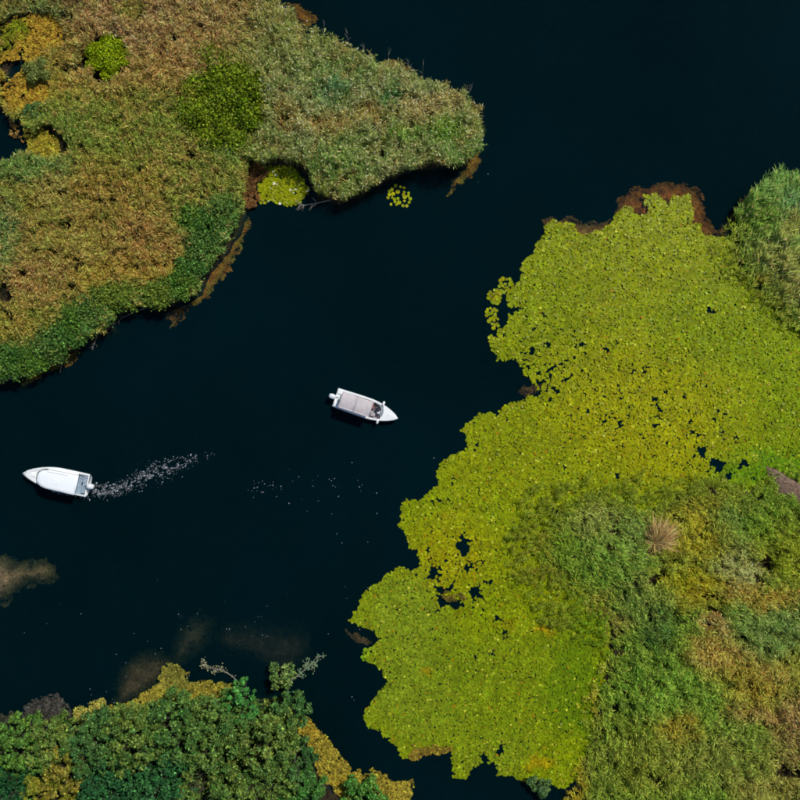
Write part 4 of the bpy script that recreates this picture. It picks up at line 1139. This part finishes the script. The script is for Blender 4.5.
# each cabin pane on its own, divided by posts
npt = len(g0)
for k in range(npt):
    a, b_ = k, (k + 1) % npt
    if b_ == 0: continue
    P_ = [np.array(g0[a]), np.array(g0[b_]), np.array(g1[b_]), np.array(g1[a])]
    cen = sum(P_) / 4
    P_ = [cen + (p - cen) * .94 for p in P_]
    nn_ = np.cross(P_[1] - P_[0], P_[3] - P_[0]); nn_ = nn_ / (np.linalg.norm(nn_) + 1e-9) * .02
    V = [tuple(p) for p in P_] + [tuple(p - nn_) for p in P_]
    poly_mesh('cabin_window', V, [(0, 1, 2, 3), (7, 6, 5, 4), (0, 4, 5, 1), (1, 5, 6, 2), (2, 6, 7, 3), (3, 7, 4, 0)], M['glass'], cb)
    v, f = tube([g0[b_], g1[b_]], [.03, .03], 6); poly_mesh('window_post', v, f, M['hull'], cb)
rows = [cabin_ring(.70, 4.57, .93, .6, 1.62), cabin_ring(.66, 4.65, .97, .6, 1.68), cabin_ring(.70, 4.59, .93, .6, 1.74), cabin_ring(.95, 4.25, .7, .5, 1.78)]
roof = loft(rows, M['roof'], 'roof', cb, True)
v, f = box(2.4, 3.0, -.25, .3, 1.775, 1.80, .04); poly_mesh('roof_hatch', v, f, M['roof'], roof)
for sg in (1, -1):
    pts = [(1.6, sg * .84, 1.76), (1.62, sg * .84, 1.84), (3.7, sg * .80, 1.84), (3.72, sg * .80, 1.76)]
    v, f = tube(pts, [.014] * 4, 6); poly_mesh('roof_rail', v, f, M['metal'], roof)
    pts = [(x_, sg * (hwat(x_) - .06), dzat(x_) + .28) for x_ in np.linspace(3.4, 6.3, 9)]
    v, f = tube(pts, [.016] * 9, 6); rail = poly_mesh('bow_rail', v, f, M['metal'], cb)
    for x_ in (3.4, 4.3, 5.2, 6.1):
        v, f = tube([(x_, sg * (hwat(x_) - .06), dzat(x_)), (x_, sg * (hwat(x_) - .06), dzat(x_) + .28)], [.014, .014], 5); poly_mesh('stanchion', v, f, M['metal'], rail)
# wiper-like dark trim along the windscreen foot, foredeck hatch, aft bench
pts = [(p[0] + .05, p[1] * 1.02, .965) for p in cabin_ring(1.19, 4.95, .9, .6, .96)[2:-2]]
v, f = tube(pts, [.03] * len(pts), 6); poly_mesh('windscreen_trim', v, f, M['black'], cb)
v, f = box(5.2, 5.6, -.2, .2, dzat(5.4) + .02, dzat(5.4) + .07, .05); poly_mesh('fore_hatch', v, f, M['roof'], cb)
v, f = box(.2, .55, -.85, .85, .3, .58, .05); poly_mesh('aft_bench', v, f, M['deckblue'], cb)
v, f = box(.6, .72, -.2, .1, .3, .42, .03); poly_mesh('step', v, f, M['black'], cb)
for sg in (1, -1):
    pts = [(.1, sg * .95, .63), (.1, sg * .95, .9), (.9, sg * .98, .92), (.95, sg * .98, .65)]
    v, f = tube(pts, [.018] * 4, 6); poly_mesh('aft_rail', v, f, M['metal'], cb)
outboard(cb, -.02, 0, M['cowl'], 1.05)

# ------------------------------------------------------------------ foam
def flecks(name, label, pts, sizes, cat='foam'):
    n_ = len(pts); x_, y_ = P2W(pts[:, 0], pts[:, 1])
    seg = 6
    a = np.linspace(0, 2 * math.pi, seg, endpoint=False)[None] + rng.uniform(0, 1, (n_, 1))
    rr = sizes[:, None] * rng.uniform(.4, 1.2, (n_, seg))
    el = rng.uniform(.5, 1.4, (n_, 1)); th = rng.uniform(0, 3.14, (n_, 1))
    lx = np.cos(a) * rr * el; ly = np.sin(a) * rr / el
    gx_ = x_[:, None] + lx * np.cos(th) - ly * np.sin(th); gy_ = y_[:, None] + lx * np.sin(th) + ly * np.cos(th)
    ring = np.stack([gx_, gy_, np.full_like(gx_, .004)], -1)
    cen = np.stack([x_, y_, .012 + sizes * .2], -1)[:, None]
    V = np.concatenate([cen, ring], 1).reshape(-1, 3)
    k = np.arange(n_) * (seg + 1)
    F = np.stack([np.stack([k, k + 1 + j, k + 1 + (j + 1) % seg], 1) for j in range(seg)], 1).reshape(-1, 3)
    o = mk_mesh(name, V, F, M['foam'])
    tag(o, label, cat, kind='stuff')
    return o
path = np.array([(92, 490, 5), (104, 491, 6.5), (118, 489, 7), (132, 483, 7), (146, 476, 7.5), (158, 472, 9), (170, 467, 8), (182, 463, 6), (196, 459, 5), (214, 452, 3)], float)
cnt = [1000, 900, 650, 750, 900, 900, 480, 240, 120]
pp = []
for i_, c in enumerate(cnt):
    t = rng.uniform(0, 1, c)[:, None]
    q = path[i_] * (1 - t) + path[i_ + 1] * t
    off = rng.normal(0, 1, (c, 2)) * q[:, 2:3] * .55
    pp.append(q[:, :2] + off)
pp = np.vstack(pp)
k = fbm(pp[:, 0] / 2.6 + pp[:, 1] / 6, pp[:, 1] / 2.0, 131, 3) > .47 + .06 * (pp[:, 0] - 92) / 120
pp = pp[k]
flecks('wake_foam', 'white foam wake trailing from the stern of the cabin boat', pp, (.008 + .036 * rng.uniform(0, 1, len(pp)) ** 4) * np.exp(rng.normal(0, .3, len(pp))))
q = np.stack([rng.uniform(52, 90, 40), np.zeros(40)], 1); q[:, 1] = 489 + (q[:, 0] - 52) * .22 + rng.normal(0, 1, 40) + 2
flecks('bow_foam', 'thin line of foam along the side of the cabin boat', q, rng.uniform(.03, .07, 40))
sp = [rng.normal((262, 487), (9, 4), (26, 2)), rng.normal((330, 492), (28, 12), (26, 2)), rng.normal((238, 630), (30, 14), (22, 2)), rng.normal((120, 640), (45, 20), (16, 2)), rng.normal((350, 590), (10, 30), (10, 2)), rng.normal((110, 700), (20, 6), (10, 2)), np.array([(434, 458), (427, 484), (433, 470), (352, 697), (488, 174), (478, 182), (354, 700.)])]
sp = np.vstack(sp)
flecks('drifting_specks', 'pale specks of foam and leaves drifting on the dark river', sp, rng.uniform(.015, .055, len(sp)))
